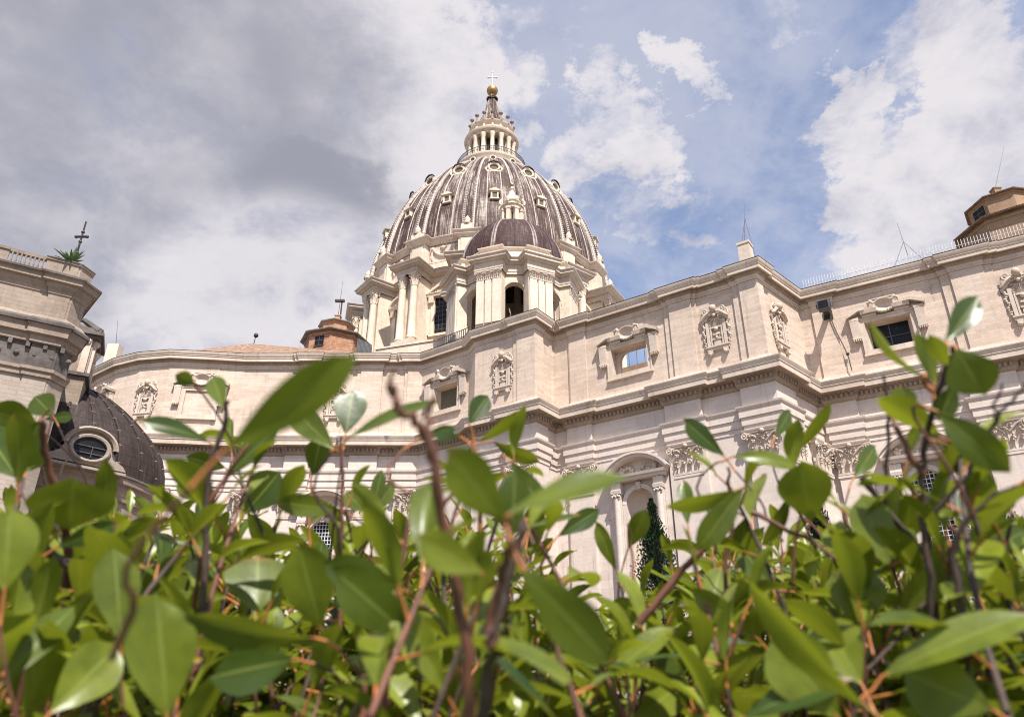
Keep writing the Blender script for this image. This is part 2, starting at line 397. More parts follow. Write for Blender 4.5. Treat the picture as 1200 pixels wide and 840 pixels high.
def tag(o, label, cat, group=None):
    o['label'] = label; o['category'] = cat
    if group: o['group'] = group
def rot2(p, a): c, s = math.cos(a), math.sin(a); return (p[0] * c - p[1] * s, p[0] * s + p[1] * c)
def rotz(c, a):
    ca, sa = math.cos(a), math.sin(a)
    return lambda p: (c[0] + p[0] * ca - p[1] * sa, c[1] + p[0] * sa + p[1] * ca, p[2] + (c[2] if len(c) > 2 else 0))
rnd = random.Random(7)

# ------------------------------------------------------------------ ground
g = MB()
ns = 40
for i in range(ns):
    for j in range(ns):
        x0, x1 = -1200 + 2400 * i / ns, -1200 + 2400 * (i + 1) / ns; y0, y1 = -600 + 2400 * j / ns, -600 + 2400 * (j + 1) / ns
        g.quad((x0, y0, GROUND), (x1, y0, GROUND), (x1, y1, GROUND), (x0, y1, GROUND))
o = g.build('gravel_court', M['court']); o['kind'] = 'structure'
g = MB(); g.quad((-30, -15, GROUND + .004), (30, -15, GROUND + .004), (30, 24, GROUND + .004), (-30, 24, GROUND + .004))
o = g.build('lawn', M['grass']); o['kind'] = 'structure'

# ------------------------------------------------------------------ basilica: plan of the outer wall
WP = [(-70.0, 120.0), (-66.0, 109.0), (-63.0, 104.0), (-60.6, 100.8), (-58.1, 98.3), (-54.0, 95.3), (-50.0, 93.5), (-45.6, 92.75), (-41.0, 93.25), (-36.0, 93.95), (-30.0, 93.95),
      (-12.48, 94.08), (-5.5, 89.15), (-4.63, 87.06), (2.65, 82.44), (5.1, 85.7), (26.42, 71.17), (33.36, 77.74), (75.5, 53.26)]
NSEG = len(WP) - 1
SEG = {'flat': 10, 'bay': 11, 'step': 12, 'pier': 13, 'return': 14, 'long': 15, 'chamfer': 16, 'right': 17}
def segframe(i):
    A, B = np.array(WP[i]), np.array(WP[i + 1]); tt = B - A; L = np.linalg.norm(tt); tt /= L
    return A, tt, np.array([tt[1], -tt[0]]), L, math.atan2(tt[1], tt[0])
def wallpt(seg, s, out=0.0):
    A, tt, nn, L, a = segframe(SEG[seg]); p = A + tt * s + nn * out; return p[0], p[1], a
def detail(ress, base=0.0):
    # ress {segment name: [(s, depth_from_here)...]}; returns the plan with its projecting bays
    steps = []
    for i in range(NSEG):
        nm = [k for k, v in SEG.items() if v == i]
        r = list(ress.get(nm[0], [])) if nm else []
        if not r or r[0][0] > 0: r = [(0.0, base)] + r
        steps.append(r)
    out = []
    for i in range(NSEG):
        A, tt, nn, L, a = segframe(i)
        r = steps[i]
        if i == 0: out.append((A + nn * r[0][1], i, 0.0))
        for k in range(1, len(r)):
            s0 = r[k][0]
            out.append((A + tt * s0 + nn * r[k - 1][1], i, s0)); out.append((A + tt * s0 + nn * r[k][1], i, s0))
        if i < NSEG - 1:
            A2, t2, n2, L2, a2 = segframe(i + 1)
            d1, d2 = r[-1][1], steps[i + 1][0][1]
            Mx = np.array([nn, n2])
            if abs(np.linalg.det(Mx)) < 1e-3: p = A2 + nn * d1
            else: p = A2 + np.linalg.solve(Mx, [d1, d2])
            out.append((p, i, L))
        else: out.append((A + tt * L + nn * r[-1][1], i, L))
    return out

ATT = {'flat': [(0, 0), (1.6, .18), (2.1, .34), (3.6, 0), (9.2, .18), (9.7, .34), (12.6, 0), (15.6, .18), (16.0, .3)],
       'bay': [(0, 0)], 'step': [(0, 0)],
       'pier': [(0, .0), (5.75, .14), (6.3, .28)], 'return': [(0, .28), (1.6, 0)],
       'long': [(0, 0), (2.3, .20), (2.45, .28), (4.7, .0), (15.05, .20), (15.75, .40), (18.4, .18), (18.9, 0), (23.15, .22), (24.0, .44)],
       'chamfer': [(0, .30), (0.9, 0)],
       'right': [(0, 0), (1.3, .25), (3.6, .0), (14.55, .22), (15.5, .44), (18.6, .2), (19.4, 0), (27.0, .2), (27.8, .4), (31.0, 0)]}
att = detail(ATT)
LOW = {'flat': [(0, .1), (1.0, .5), (4.1, .1), (9.2, .5), (12.8, .1), (15.2, .5)], 'bay': [(0, .1)], 'step': [(0, .1)],
       'pier': [(0, .1), (5.3, .5)], 'return': [(0, .5), (1.9, .1)],
       'long': [(0, .1), (1.9, .5), (5.1, .1), (14.2, .6), (18.3, .1), (22.6, .6)],
       'chamfer': [(0, .6), (3.6, .1)], 'right': [(0, .1), (0.9, .5), (4.0, .1), (14.3, .6), (18.6, .1), (27.0, .6), (31, .1)]}
low = detail(LOW, 0.1)
ZB, ZT = 33.9, 46.0
WINZ = (37.3, 40.6)
WINS = {'bay': (2.9, 6.8, 'blind'), 'long': (8.05, 12.55, 'open'), 'right': (6.4, 10.95, 'glass')}
APWIN = [(7, 2.6, 6.4)]                       # an attic window of the apse: wall segment, s0, s1

basilica = thing('basilica', 'huge cream stone basilica with a giant ribbed dome, filling the middle of the view', 'basilica', (0.0, 92.0, GROUND))

wall = MB()
segname = {v: k for k, v in SEG.items()}
NICHES = [('long', 10.45), ('right', 8.7), ('flat', 6.7)]
def wall_strip(mb, path, z0, z1, holes=True):
    S = 0
    for (p, i, s), (q, i2, s2) in zip(path[:-1], path[1:]):
        L = math.dist(p, q)
        hs = []
        if holes:
            nm = segname.get(i2)
            A_, t_, n_, L_, a_ = segframe(i2); s_from = float((np.array(p) - A_) @ t_)
            if nm in WINS and WINS[nm][0] >= s_from - .01 and WINS[nm][1] <= s2 + .01: hs.append((WINS[nm][0] - s_from, WINS[nm][1] - s_from))
            for (k, a, b) in APWIN:
                if k == i2: hs.append((a - s_from, b - s_from))
        zr = WINZ
        if not holes and path is low:
            zr = (14.0, 23.45)
            for nm, c in NICHES:
                A_, t_, n_, L_, a_ = segframe(i2); s_from = float((np.array(p) - A_) @ t_)
                if segname.get(i2) == nm and c - 1.55 >= s_from and c + 1.55 <= s2: hs.append((c - 1.55 - s_from, c + 1.55 - s_from))
        us = [0, L]; zs = [z0, z1]
        for a, b in hs: us += [a, b]; zs += list(zr)
        us = sorted(us); zs = sorted(set(zs))
        d = (np.array(q) - np.array(p)) / max(L, 1e-6)
        for ua, ub in zip(us[:-1], us[1:]):
            for za, zb in zip(zs[:-1], zs[1:]):
                if any(abs(ua - a) < 1e-6 and abs(ub - b) < 1e-6 for a, b in hs) and za == zr[0] and zb == zr[1]: continue
                A = p + d * ua; B = p + d * ub
                mb.quad((*A, za), (*B, za), (*B, zb), (*A, zb), uv=[(S + ua, za), (S + ub, za), (S + ub, zb), (S + ua, zb)])
        S += L
wall_strip(wall, att, ZB, ZT - 1.5)
# the back of the attic wall, its flat top and the terrace behind it
bk = [(p, i, s) for p, i, s in detail({}, -1.1)]
wall_strip(wall, bk, ZB, ZT - 0.05)
base0 = detail({}, 0.0)
for k in range(len(base0) - 1):
    p, q, r_, s_ = base0[k][0], base0[k + 1][0], bk[k + 1][0], bk[k][0]
    wall.quad((*p, ZT - .04), (*q, ZT - .04), (*r_, ZT - .04), (*s_, ZT - .04))
# splayed window reveals
def reveal(mb, seg_i, s0, s1, z0, z1, depth, splay, top, bottom):
    A, tt, nn, L, a = segframe(seg_i)
    P = lambda s, o: A + tt * s - nn * o
    f = [(*P(s0, 0), z0), (*P(s1, 0), z0), (*P(s1, 0), z1), (*P(s0, 0), z1)]
    b = [(*P(s0 + splay, depth), z0 + bottom), (*P(s1 - splay, depth), z0 + bottom), (*P(s1 - splay, depth), z1 - top), (*P(s0 + splay, depth), z1 - top)]
    for k in range(4): mb.quad(f[k], f[(k + 1) % 4], b[(k + 1) % 4], b[k])
    return b
reveal(wall, SEG['long'], *WINS['long'][:2], *WINZ, 1.1, 0.0, 0.0, 0.0)
bb = reveal(wall, SEG['bay'], *WINS['bay'][:2], *WINZ, 0.95, 0.30, 0.15, 0.0)
bg2 = reveal(wall, SEG['right'], *WINS['right'][:2], *WINZ, 1.2, 0.35, 0.12, 0.05)
ba = reveal(wall, APWIN[0][0], APWIN[0][1], APWIN[0][2], *WINZ, 1.2, 0.3, 0.1, 0.05)
attic_wall = wall.build('attic_wall', M['attic'], basilica)

lw = MB(); wall_strip(lw, low, GROUND, 32.0, holes=False)
lower_wall = lw.build('lower_wall', M['lower'], basilica)

# mouldings swept along the plan
ac = MB(); pa = [p for p, _, _ in att]
ac.sweep(pa, [(0.0, 44.10), (0.12, 44.10), (0.12, 44.30), (0.18, 44.32), (0.18, 44.66), (0.22, 44.68)])
ac.sweep(pa, [(0.66, 44.98), (0.80, 44.98), (0.82, 45.40), (0.90, 45.43), (0.90, 45.52), (0.98, 45.64), (1.06, 45.86), (1.08, 46.0), (0.2, 46.02)])
attic_cornice = ac.build('attic_cornice', M['trim'], basilica)
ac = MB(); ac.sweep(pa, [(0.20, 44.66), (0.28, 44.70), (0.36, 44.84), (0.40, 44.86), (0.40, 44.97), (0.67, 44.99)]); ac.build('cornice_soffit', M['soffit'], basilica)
rc = MB()
rc.sweep(pa, [(0.9, 46.03), (1.10, 46.03), (1.12, 46.09), (0.2, 46.20), (-0.4, 46.25)])
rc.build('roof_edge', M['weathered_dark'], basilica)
ap = MB()
ap.sweep(pa, [(0.40, 34.06), (0.40, 34.30), (0.30, 34.34), (0.26, 34.70), (0.16, 34.78), (0.12, 35.0), (0.10, 35.06), (0.0, 35.08)])
attic_plinth = ap.build('attic_plinth', M['trim'], basilica)
pl = [p for p, _, _ in low]
ar = MB()
ar.sweep(pl, [(0.0, 27.22), (0.08, 27.22), (0.08, 27.74), (0.22, 27.76), (0.22, 28.56), (0.36, 28.58), (0.36, 29.36), (0.42, 29.38), (0.54, 29.58), (0.58, 29.76), (0.06, 29.80)])
architrave = ar.build('architrave', M['lower'], basilica)
mc = MB()
mc.sweep(pl, [(1.10, 32.86), (1.22, 32.86), (1.24, 33.42), (1.32, 33.46), (1.32, 33.54), (1.40, 33.70), (1.50, 33.92), (1.52, 34.03), (0.1, 34.10)])
main_cornice = mc.build('main_cornice', M['trim'], basilica)
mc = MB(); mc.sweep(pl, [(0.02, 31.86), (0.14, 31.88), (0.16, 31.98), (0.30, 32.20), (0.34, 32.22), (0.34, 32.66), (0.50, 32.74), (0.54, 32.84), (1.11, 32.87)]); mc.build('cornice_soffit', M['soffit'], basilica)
dn = MB()
for (p, i, s), (q, i2, s2) in zip(low[:-1], low[1:]):
    L = math.dist(p, q)
    if L < 0.45 or q[0] < -62 or q[0] > 62: continue
    d = (np.array(q) - np.array(p)) / L; a = math.atan2(d[1], d[0]); nd = max(1, int(L / 0.46))
    xf = rotz((p[0], p[1], 0), a)
    for k in range(nd):
        x = (k + .5) * L / nd
        dn.box(x - .13, x + .13, -.56, -.30, 32.28, 32.66, xf)
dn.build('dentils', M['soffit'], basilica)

# terrace roof behind the parapet wall
tr = MB()
ter = [(*p, 35.2) for p, _, _ in detail({}, -2.6)]
tr.poly([*ter, (75, 150, 35.2), (-70, 150, 35.2)])
terrace_roof = tr.build('terrace_roof', M['roof_metal'], basilica)

# ---- Corinthian capital of a flat pilaster or a round column
def leaf_tongue(mb, w, h, curl, xf, fat=0.05):
    prof = [(0.0, 0.0), (0.02, 0.35), (0.06, 0.65), (curl * 0.6, 0.88), (curl, 1.0), (curl * 1.15, 0.90)]
    wid = [0.85, 1.0, 1.0, 0.8, 0.5, 0.2]
    rows = []
    for (o, z), k in zip(prof, wid):
        rows.append([xf((x * w * k / 2, -(o + (0.5 - abs(x)) * fat * 1.6 + 0.01), z * h)) for x in (-1, -.55, -.2, 0, .2, .55, 1)])
    mb.grid(rows)
def capital(wb, wt, h, dep, roundr=None):
    mb = MB()
    if roundr:
        mb.lathe([(roundr, 0), (roundr * 1.14, h * .02), (roundr * 1.14, h * .07), (roundr, h * .09), (roundr * 1.02, h * .5), (roundr * 1.35, h * .88), (roundr * 1.3, h * .9)], 16)
        for row, (z0, hh, n, ph) in enumerate([(0.08, .40, 8, 0), (.30, .40, 8, .5)]):
            for k in range(n):
                a = (k + ph) * 2 * math.pi / n
                def xf(p, a=a, z0=z0): x, y = rot2((p[0], p[1] - roundr * 1.02), a); return (x, y, p[2] + z0 * h)
                leaf_tongue(mb, roundr * .72, hh * h, roundr * .42, xf, roundr * .16)
        for k in range(4):
            a = math.pi / 4 + k * math.pi / 2
            cx, cy = rot2((0, -roundr * 1.62), a)
            mb.ball((cx, cy, h * .76), roundr * .30, 8, .9)
            mb.ball((*rot2((0, -roundr * 1.36), a + math.pi / 4), h * .90), roundr * .2, 6)
        b = roundr * 1.38
        mb.box(-b, b, -b, b, h * .88, h, None, 0, (roundr * .06, roundr * .06))
        return mb
    d = dep
    mb.box(-wb / 2 - .06, wb / 2 + .06, -d - .12, 0, 0, h * .06)
    mb.box(-wb / 2, wb / 2, -d, 0, h * .06, h * .88, None, 0, ((wt - wb) / 2 * .55, .22))
    r2 = random.Random(3)
    for (z0, hh, n, wk) in [(.07, .36, 4, 1.0), (.28, .38, 3, 1.05), (.50, .30, 4, .8)]:
        for k in range(n):
            x = (-wb / 2 + wb * (k + .5) / n) * (1.0 + z0 * .3)
            leaf_tongue(mb, wb / 4.2 * wk, hh * h, .40, lambda p, x=x, z0=z0: (p[0] + x, p[1] - d - z0 * .18, p[2] + z0 * h), .12)
            for q in range(3):
                mb.ball((x + r2.uniform(-.3, .3), -d - .25 - r2.uniform(0, .12), (z0 + hh * r2.uniform(.5, .95)) * h), r2.uniform(.07, .13), 5)
    for sgn in (-1, 1):
        x = sgn * wt / 2 * .93
        mb.torus((x, -d - .42, h * .80), .26, .10, 'y', 12, 5)
        mb.ball((x, -d - .46, h * .80), .14, 6)
        mb.tube([(sgn * .2, -d - .2, h * .58), (sgn * wb * .3, -d - .3, h * .78), (x, -d - .40, h * .90)], [.08, .11, .12], 5)
        leaf_tongue(mb, .5, .38 * h, .30, lambda p, sgn=sgn: (sgn * (wb / 2 + .02 - p[1]) if False else p[0] + sgn * wb / 2 * 1.05, p[1] - d * .6, p[2] + .3 * h), .1)
    mb.ball((0, -d - .42, h * .90), .26, 8)
    mb.box(-wt / 2, wt / 2, -d - .38, 0, h * .88, h * .95, None, 0, (.06, .06))
    mb.box(-wt / 2 - .06, wt / 2 + .06, -d - .46, 0, h * .95, h, None, 0, (.04, .04))
    return mb
cap_big = capital(3.0, 3.9, 3.3, 0.46).mesh('giant_capital', M['carved'], 50)
shaft = MB(); shaft.box(-1.5, 1.5, -0.46, 0.0, GROUND, 23.9); shaft.box(-1.62, 1.62, -0.56, 0, 23.62, 23.88)
shaft_m = shaft.mesh('giant_pilaster', M['lower'])
for seg, s in [('flat', 2.55), ('flat', 11.0), ('flat', 16.9), ('pier', 6.95), ('long', 3.5), ('long', 16.25), ('long', 24.3), ('chamfer', 1.9), ('chamfer', 7.4), ('right', 2.45), ('right', 16.4), ('right', 29.0), ('bay', 1.2)]:
    x, y, a = wallpt(seg, s, 0.1)
    inst(shaft_m, 'pilaster', basilica, (x, y, 0), a)
    inst(cap_big, 'capital', basilica, (x, y, 23.9), a)
for i, s in [(9, 3.0), (7, 1.2), (6, 1.0), (5, 2.4), (4, 1.0)]:
    A, tt, nn, L, a = segframe(i); p = A + tt * s + nn * .1
    inst(shaft_m, 'pilaster', basilica, (p[0], p[1], 0), a)
    inst(cap_big, 'capital', basilica, (p[0], p[1], 23.9), a)

# ---- carved attic niche with shell, scrolled pediment and garlands
def niche_mesh():
    mb = MB()
    mb.box(-1.25, 1.25, -.30, 0, 0.55, 0.85); mb.box(-1.32, 1.32, -.42, 0, 0.85, 1.02)
    for s in (-1, 1):
        mb.box(s * .85 - .22, s * .85 + .22, -.42, 0, 0.10, 0.55, None, 0, (.05, 0)); mb.ball((s * .85, -.30, .10), .2, 8)
        mb.box(s * .95 - .17, s * .95 + .17, -.24, 0, 1.02, 4.0)
        mb.box(s * .62 - .09, s * .62 + .09, -.17, 0, 1.02, 3.9)
        for k in range(12):
            z = 4.15 - k * .24
            mb.ball((s * (1.36 + .10 * math.sin(k * 1.5)), -.12, z), .17 - .006 * k + .04 * (k % 2), 6)
        mb.ball((s * 1.34, -.16, 1.25), .13, 6)
        # scroll of the broken pediment
        pts = [(s * 1.62, -.34, 4.22), (s * 1.35, -.44, 4.36), (s * 1.0, -.48, 4.72), (s * .62, -.46, 5.02), (s * .32, -.4, 5.04)]
        mb.tube(pts, [.12, .17, .19, .16, .1], 6)
        mb.tube([(p[0], p[1] + .18, p[2] - .26) for p in pts], [.1, .13, .14, .12, .1], 5)
        mb.torus((s * .98, -.40, 5.22), .27, .12, 'y', 12, 5); mb.ball((s * .98, -.42, 5.22), .15, 6)
        mb.tube([(s * 1.55, -.25, 4.5), (s * 1.5, -.3, 4.95), (s * 1.2, -.34, 5.45)], [.09, .1, .05], 5)
    # recess framed by two thin edges, the shell and what stands in it
    mb.box(-.78, .78, -.12, 0, 4.28, 4.45)
    N = 11
    for k in range(N):
        a0, a1 = math.pi * k / N, math.pi * (k + 1) / N; am = (a0 + a1) / 2
        c = (0, -.06, 3.42)
        P = lambda a, r, o: (r * math.cos(a), -o, 3.42 + r * math.sin(a))
        mb.quad(c, P(a0, .8, .08), P(am, .84, .26), P(am, .4, .16)); mb.quad(c, P(am, .4, .16), P(am, .84, .26), P(a1, .8, .08))
    mb.torus((0, -.16, 3.42), .86, .07, 'y', 14, 5, 0, math.pi)
    mb.box(-.52, .52, -.22, 0, 3.16, 3.34); mb.ball((0, -.2, 3.0), .26, 8)
    mb.box(-.36, .36, -.18, 0, 1.02, 1.75); mb.box(-.46, .46, -.26, 0, 1.75, 1.90); mb.ball((0, -.2, 1.98), .18, 8)
    mb.box(-.26, .26, -.20, 0, 2.30, 2.62); mb.ball((-.3, -.18, 2.36), .12, 6); mb.ball((.3, -.18, 2.36), .12, 6)
    mb.ball((0, -.50, 5.45), .40, 10, 1.15); mb.box(-.3, .3, -.42, 0, 4.72, 5.15)
    mb.ball((-.34, -.4, 5.1), .16, 6); mb.ball((.34, -.4, 5.1), .16, 6); mb.ball((0, -.42, 4.62), .2, 8)
    return mb
nm = niche_mesh().mesh('carved_niche', M['carved'], 45)
for seg, s, o, sc_ in [('long', 20.85, 0.02, 1.0), ('chamfer', 3.45, 0.02, 1.0), ('pier', 4.25, 0.02, 0.94), ('right', 21.2, 0.02, 1.06), ('flat', 6.6, .02, .95)]:
    x, y, a = wallpt(seg, s, o); inst(nm, 'carved_niche', basilica, (x, y, 36.55), a, sc_)
A, tt, nn, L, a = segframe(6); p = A + tt * 1.9 + nn * .02
inst(nm, 'carved_niche', basilica, (p[0], p[1], 36.5), a, .95)

# ---- attic window surround: frame, consoles, broken hood and oval shell
def surround(half):
    fr = MB()
    for s in (-1, 1):
        fr.box(min(s * half, s * (half + .50)), max(s * half, s * (half + .50)), -.20, 0, 36.75, 41.12)
        fr.box(min(s * (half + .42), s * (half + .54)), max(s * (half + .42), s * (half + .54)), -.27, -.20, 36.85, 41.0)
    fr.box(-half - .02, half + .02, -.20, 0, 40.62, 41.14); fr.box(-half - .52, half + .52, -.28, -.18, 40.98, 41.16)
    fr.box(-half, half, -.20, 0, 36.78, 37.28); fr.box(-half - .62, half + .62, -.36, 0, 36.60, 36.80)
    hd = MB()
    for s in (-1, 1):
        x = s * (half + .98)
        hd.box(x - .42, x + .42, -.44, 0, 38.95, 40.95, None, 0, (.04, .1)); hd.box(x - .50, x + .50, -.56, 0, 40.95, 41.25)
        hd.box(x - .46, x + .46, -.52, 0, 38.72, 38.95)
        for k in range(4): hd.box(x - .40 + k * .21, x - .40 + k * .21 + .14, -.5, 0, 38.52, 38.72)
        # sloping end of the hood
        sec = [(half + 1.62, 41.30), (half + 1.72, 41.62), (half + .5, 42.30), (half - .3, 42.30), (half - .3, 41.92), (half + .35, 41.92)]
        f = [(s * u, -.78, z) for u, z in sec]; b = [(s * u, 0, z) for u, z in sec]
        hd.poly(f)
        for k in range(len(sec)): hd.quad(f[k], f[(k + 1) % len(sec)], b[(k + 1) % len(sec)], b[k])
        hd.box(min(s * .75, s * (half + .2)), max(s * .75, s * (half + .2)), -.62, 0, 41.55, 41.98, None, 0, (0, .1))
        hd.box(min(s * .9, s * (half + .1)), max(s * .9, s * (half + .1)), -.36, 0, 41.18, 41.5)
        pts = [(s * .95, -.52, 42.55), (s * 1.15, -.55, 42.85), (s * 1.45, -.5, 42.7), (s * 1.55, -.4, 42.3)]
        hd.tube(pts, [.18, .2, .16, .08], 6); hd.ball((s * 1.5, -.45, 42.72), .17, 6)
    # oval shell bowl, edge ring and lip
    N = 20; rows = []
    for r, o in [(0.12, .18), (.5, .22), (.78, .40), (.95, .62), (1.05, .62), (1.08, .30), (1.08, 0)]:
        rows.append([(1.04 * r * math.cos(2 * math.pi * k / N), -o, 42.15 + .80 * r * math.sin(2 * math.pi * k / N)) for k in range(N)])
    hd.grid(rows, wrap=True); hd.poly(rows[0])
    for k in range(9):
        a = math.pi + math.pi * (k + .5) / 9
        hd.ball((1.02 * math.cos(a), -.56, 42.15 + .8 * math.sin(a)), .13, 6)
    hd.box(-1.35, 1.35, -.07, 0, 43.25, 43.36); hd.box(1.28, 1.35, -.05, 0, 42.7, 43.25)
    return fr, hd
for seg, kind in [('bay', 'blind'), ('long', 'open'), ('right', 'glass')]:
    s0, s1, _ = WINS[seg]; half = (s1 - s0) / 2
    x, y, a = wallpt(seg, (s0 + s1) / 2, 0.005)
    fr, hd = surround(half)
    f = inst(fr.mesh('window_frame', M['trim']), 'window_frame', basilica, (x, y, 0), a)
    inst(hd.mesh('window_hood', M['carved'], 40), 'window_hood', basilica, (x, y, 0), a)
i, s0, s1 = APWIN[0]; A, tt, nn, L, a = segframe(i); p = A + tt * (s0 + s1) / 2 + nn * .005
fr, hd = surround((s1 - s0) / 2)
apse_frame_m, apse_hood_m = fr.mesh('window_frame', M['trim']), hd.mesh('window_hood', M['carved'], 40)
inst(apse_frame_m, 'window_frame', basilica, (p[0], p[1], 0), a); inst(apse_hood_m, 'window_hood', basilica, (p[0], p[1], 0), a)
A, tt, nn, L, a = segframe(4); p = A + tt * 2.2 + nn * .02
inst(apse_hood_m, 'window_hood', basilica, (p[0], p[1], 0), a)
# what fills the openings
q = MB(); q.quad(*bb); q.build('blind_panel', M['olive_infill'], basilica)
q = MB(); q.quad(*bg2); pane = q.build('window_pane', M['glass'], basilica)
x, y, a = wallpt('right', (WINS['right'][0] + WINS['right'][1]) / 2, -1.14)
q = MB(); xf = rotz((x, y, 0), a)
for k in (-.02,): q.box(k - .05, k + .05, -.06, .02, 37.35, 40.45, xf)
q.box(-1.9, 1.9, -.05, .02, 38.9, 38.98, xf)
q.build('window_bar', M['iron'], pane)
q = MB(); q.quad(*ba); q.build('window_pane', M['glass'], basilica)
# arched inner frame seen through the open window, with a small tiled roof ridge beyond it
x, y, a = wallpt('long', 10.3, -1.12); xf = rotz((x, y, 0), a)
q = MB()
N = 8
arc = [(-1.75 + 1.2 - 1.2 * math.cos(math.pi / 2 * k / N), 39.3 + 1.3 * math.sin(math.pi / 2 * k / N)) for k in range(N + 1)]
outer = [(-2.6, 37.0)] + [(-1.75, 37.0)] + arc + [(2.6, 40.6), (2.6, 42.0), (-2.6, 42.0)]
f = [xf((u, 0, z)) for u, z in outer]; b = [xf((u, 0.45, z)) for u, z in outer]
q.poly(f); q.poly(b)
for k in range(len(outer)): q.quad(f[k], f[(k + 1) % len(outer)], b[(k + 1) % len(outer)], b[k])
q.build('window_arch', M['trim'], basilica)
q = MB(); xf = rotz((x, y, 0), a)
q.box(-6, 8, 7, 11, 35.2, 42.2, xf); o = q.build('roof_ridge', M['plaster'], basilica)
q = MB()
for k in range(12): q.tube([xf((-5 + k * 1.1, 7.2, 42.2)), xf((-5 + k * 1.1, 7.2, 45.2))], .035, 5)
q.tube([xf((-5.2, 7.2, 45.2)), xf((7.4, 7.2, 45.2))], .05, 5)
q.tube([xf((-5.2, 7.2, 44.3)), xf((7.4, 7.2, 44.3))], .04, 5)
q.build('roof_rail', M['iron'], basilica)

# ---- giant order: aedicule windows between the pilasters
def aedicule(wid=6.2):
    mb = MB(); h = wid / 2
    for s in (-1, 1):
        x = s * 2.45
        mb.box(x - .42, x + .42, -.75, 0, 14.0, 23.4); mb.tube([(x, -.62, 14), (x, -.62, 22.6)], .38, 10, caps=False)
        mb.box(x - .52, x + .52, -1.08, 0, 23.0, 23.35, None, 0, (.06, .06))
        for k in range(5): mb.ball((x - .4 + .2 * k, -.98, 22.75 + .1 * (k % 2)), .16, 5)
        mb.box(x - .55, x + .55, -.9, 0, 23.35, 24.2); mb.ball((x, -.8, 24.0), .28, 6)
        mb.box(min(s * 2.9, s * 3.5), max(s * 2.9, s * 3.5), -.25, 0, 14.0, 25.0)
        mb.box(min(s * 3.4, s * 3.9), max(s * 3.4, s * 3.9), -.1, 0, 20.6, 20.8)
    mb.box(-3.35, 3.35, -1.0, 0, 24.25, 24.6, None, 0, (.08, .1)); mb.box(-3.55, 3.55, -1.35, 0, 24.6, 24.88, None, 0, (.06, .08))
    # segmental pediment
    Rr = 4.3; N = 18; a0 = math.asin(3.5 / Rr); zc = 24.85 - Rr * math.cos(a0)
    for (r0, r1, o) in [(Rr, Rr + .28, 1.35), (Rr + .28, Rr + .5, 1.55)]:
        rows = []
        for k in range(N + 1):
            a = -a0 + 2 * a0 * k / N
            rows.append([(r0 * math.sin(a), 0, zc + r0 * math.cos(a)), (r0 * math.sin(a), -o, zc + r0 * math.cos(a)), (r1 * math.sin(a), -o, zc + r1 * math.cos(a)), (r1 * math.sin(a), 0, zc + r1 * math.cos(a))])
        mb.grid(rows, wrap=True); mb.poly(rows[0]); mb.poly(rows[-1])
    r2 = random.Random(5)
    for k in range(34): mb.ball((r2.uniform(-2.2, 2.2), -.22, 25.15 + r2.uniform(0, .75)), r2.uniform(.12, .26), 6)
    # arch, key and niche
    N = 14; ai, ao = 1.55, 2.0; zs = 21.9; rows = []
    for k in range(N + 1):
        a = math.pi * k / N
        rows.append([(-ai * math.cos(a), -.02, zs + ai * math.sin(a)), (-ai * math.cos(a), -.34, zs + ai * math.sin(a)), (-ao * math.cos(a), -.38, zs + ao * math.sin(a)), (-ao * math.cos(a), 0, zs + ao * math.sin(a))])
    mb.grid(rows)
    mb.box(-.25, .25, -.55, 0, 23.3, 24.1); mb.ball((0, -.55, 23.75), .25, 6)
    for s in (-1, 1): mb.box(min(s * ai, s * ao), max(s * ai, s * ao), -.34, 0, 14, zs)
    for s in (-1, 1):
        for k in range(N // 2):
            A0, A1 = math.pi / 2 * k / (N // 2), math.pi / 2 * (k + 1) / (N // 2)
            mb.poly([(s * ai, 0, 23.45), (s * ai * math.cos(A0), 0, zs + ai * math.sin(A0)), (s * ai * math.cos(A1), 0, zs + ai * math.sin(A1))])
    dk = MB()
    # the niche itself is a half cylinder with a half dome, built back into the wall
    rows = []
    for k in range(9):
        a = math.pi * k / 8; rows.append([(-ai * math.cos(a), 1.2 * math.sin(a) - .02, 14.0), (-ai * math.cos(a), 1.2 * math.sin(a) - .02, zs)])
    dk.grid(rows)
    rows = []
    for k in range(9):
        a = math.pi * k / 8
        rows.append([(-ai * math.cos(a) * math.cos(b), 1.2 * math.sin(a) * math.cos(b) - .02, zs + ai * math.sin(b)) for b in [math.pi / 2 * j / 6 for j in range(7)]])
    dk.grid(rows)
    return mb, dk
aed, nichem = aedicule()
aed_m = aed.mesh('aedicule', M['lower'], 40); nic_m = nichem.mesh('niche', M['carved'], 60)

lat = MB()
lat.box(-1.5, 1.5, .30, .34, 14.0, 23.5)
for k in range(9): lat.box(-1.5 + k * .375 - .035, -1.5 + k * .375 + .035, .20, .28, 14.0, 23.4, None, 1)
for k in range(20): lat.box(-1.5, 1.5, .21, .27, 14.1 + k * .47, 14.17 + k * .47, None, 1)
lat_m = lat.mesh('lattice_window', [M['glass'], M['white_rod']])
for nm_, s in NICHES:
    x, y, a = wallpt(nm_, s, 0.105)
    inst(aed_m, 'aedicule', basilica, (x, y, 0), a)
    inst(nic_m, 'niche', basilica, (x, y, 0), a)
    if nm_ != 'long': inst(lat_m, 'lattice_window', basilica, (x, y, 0), a)

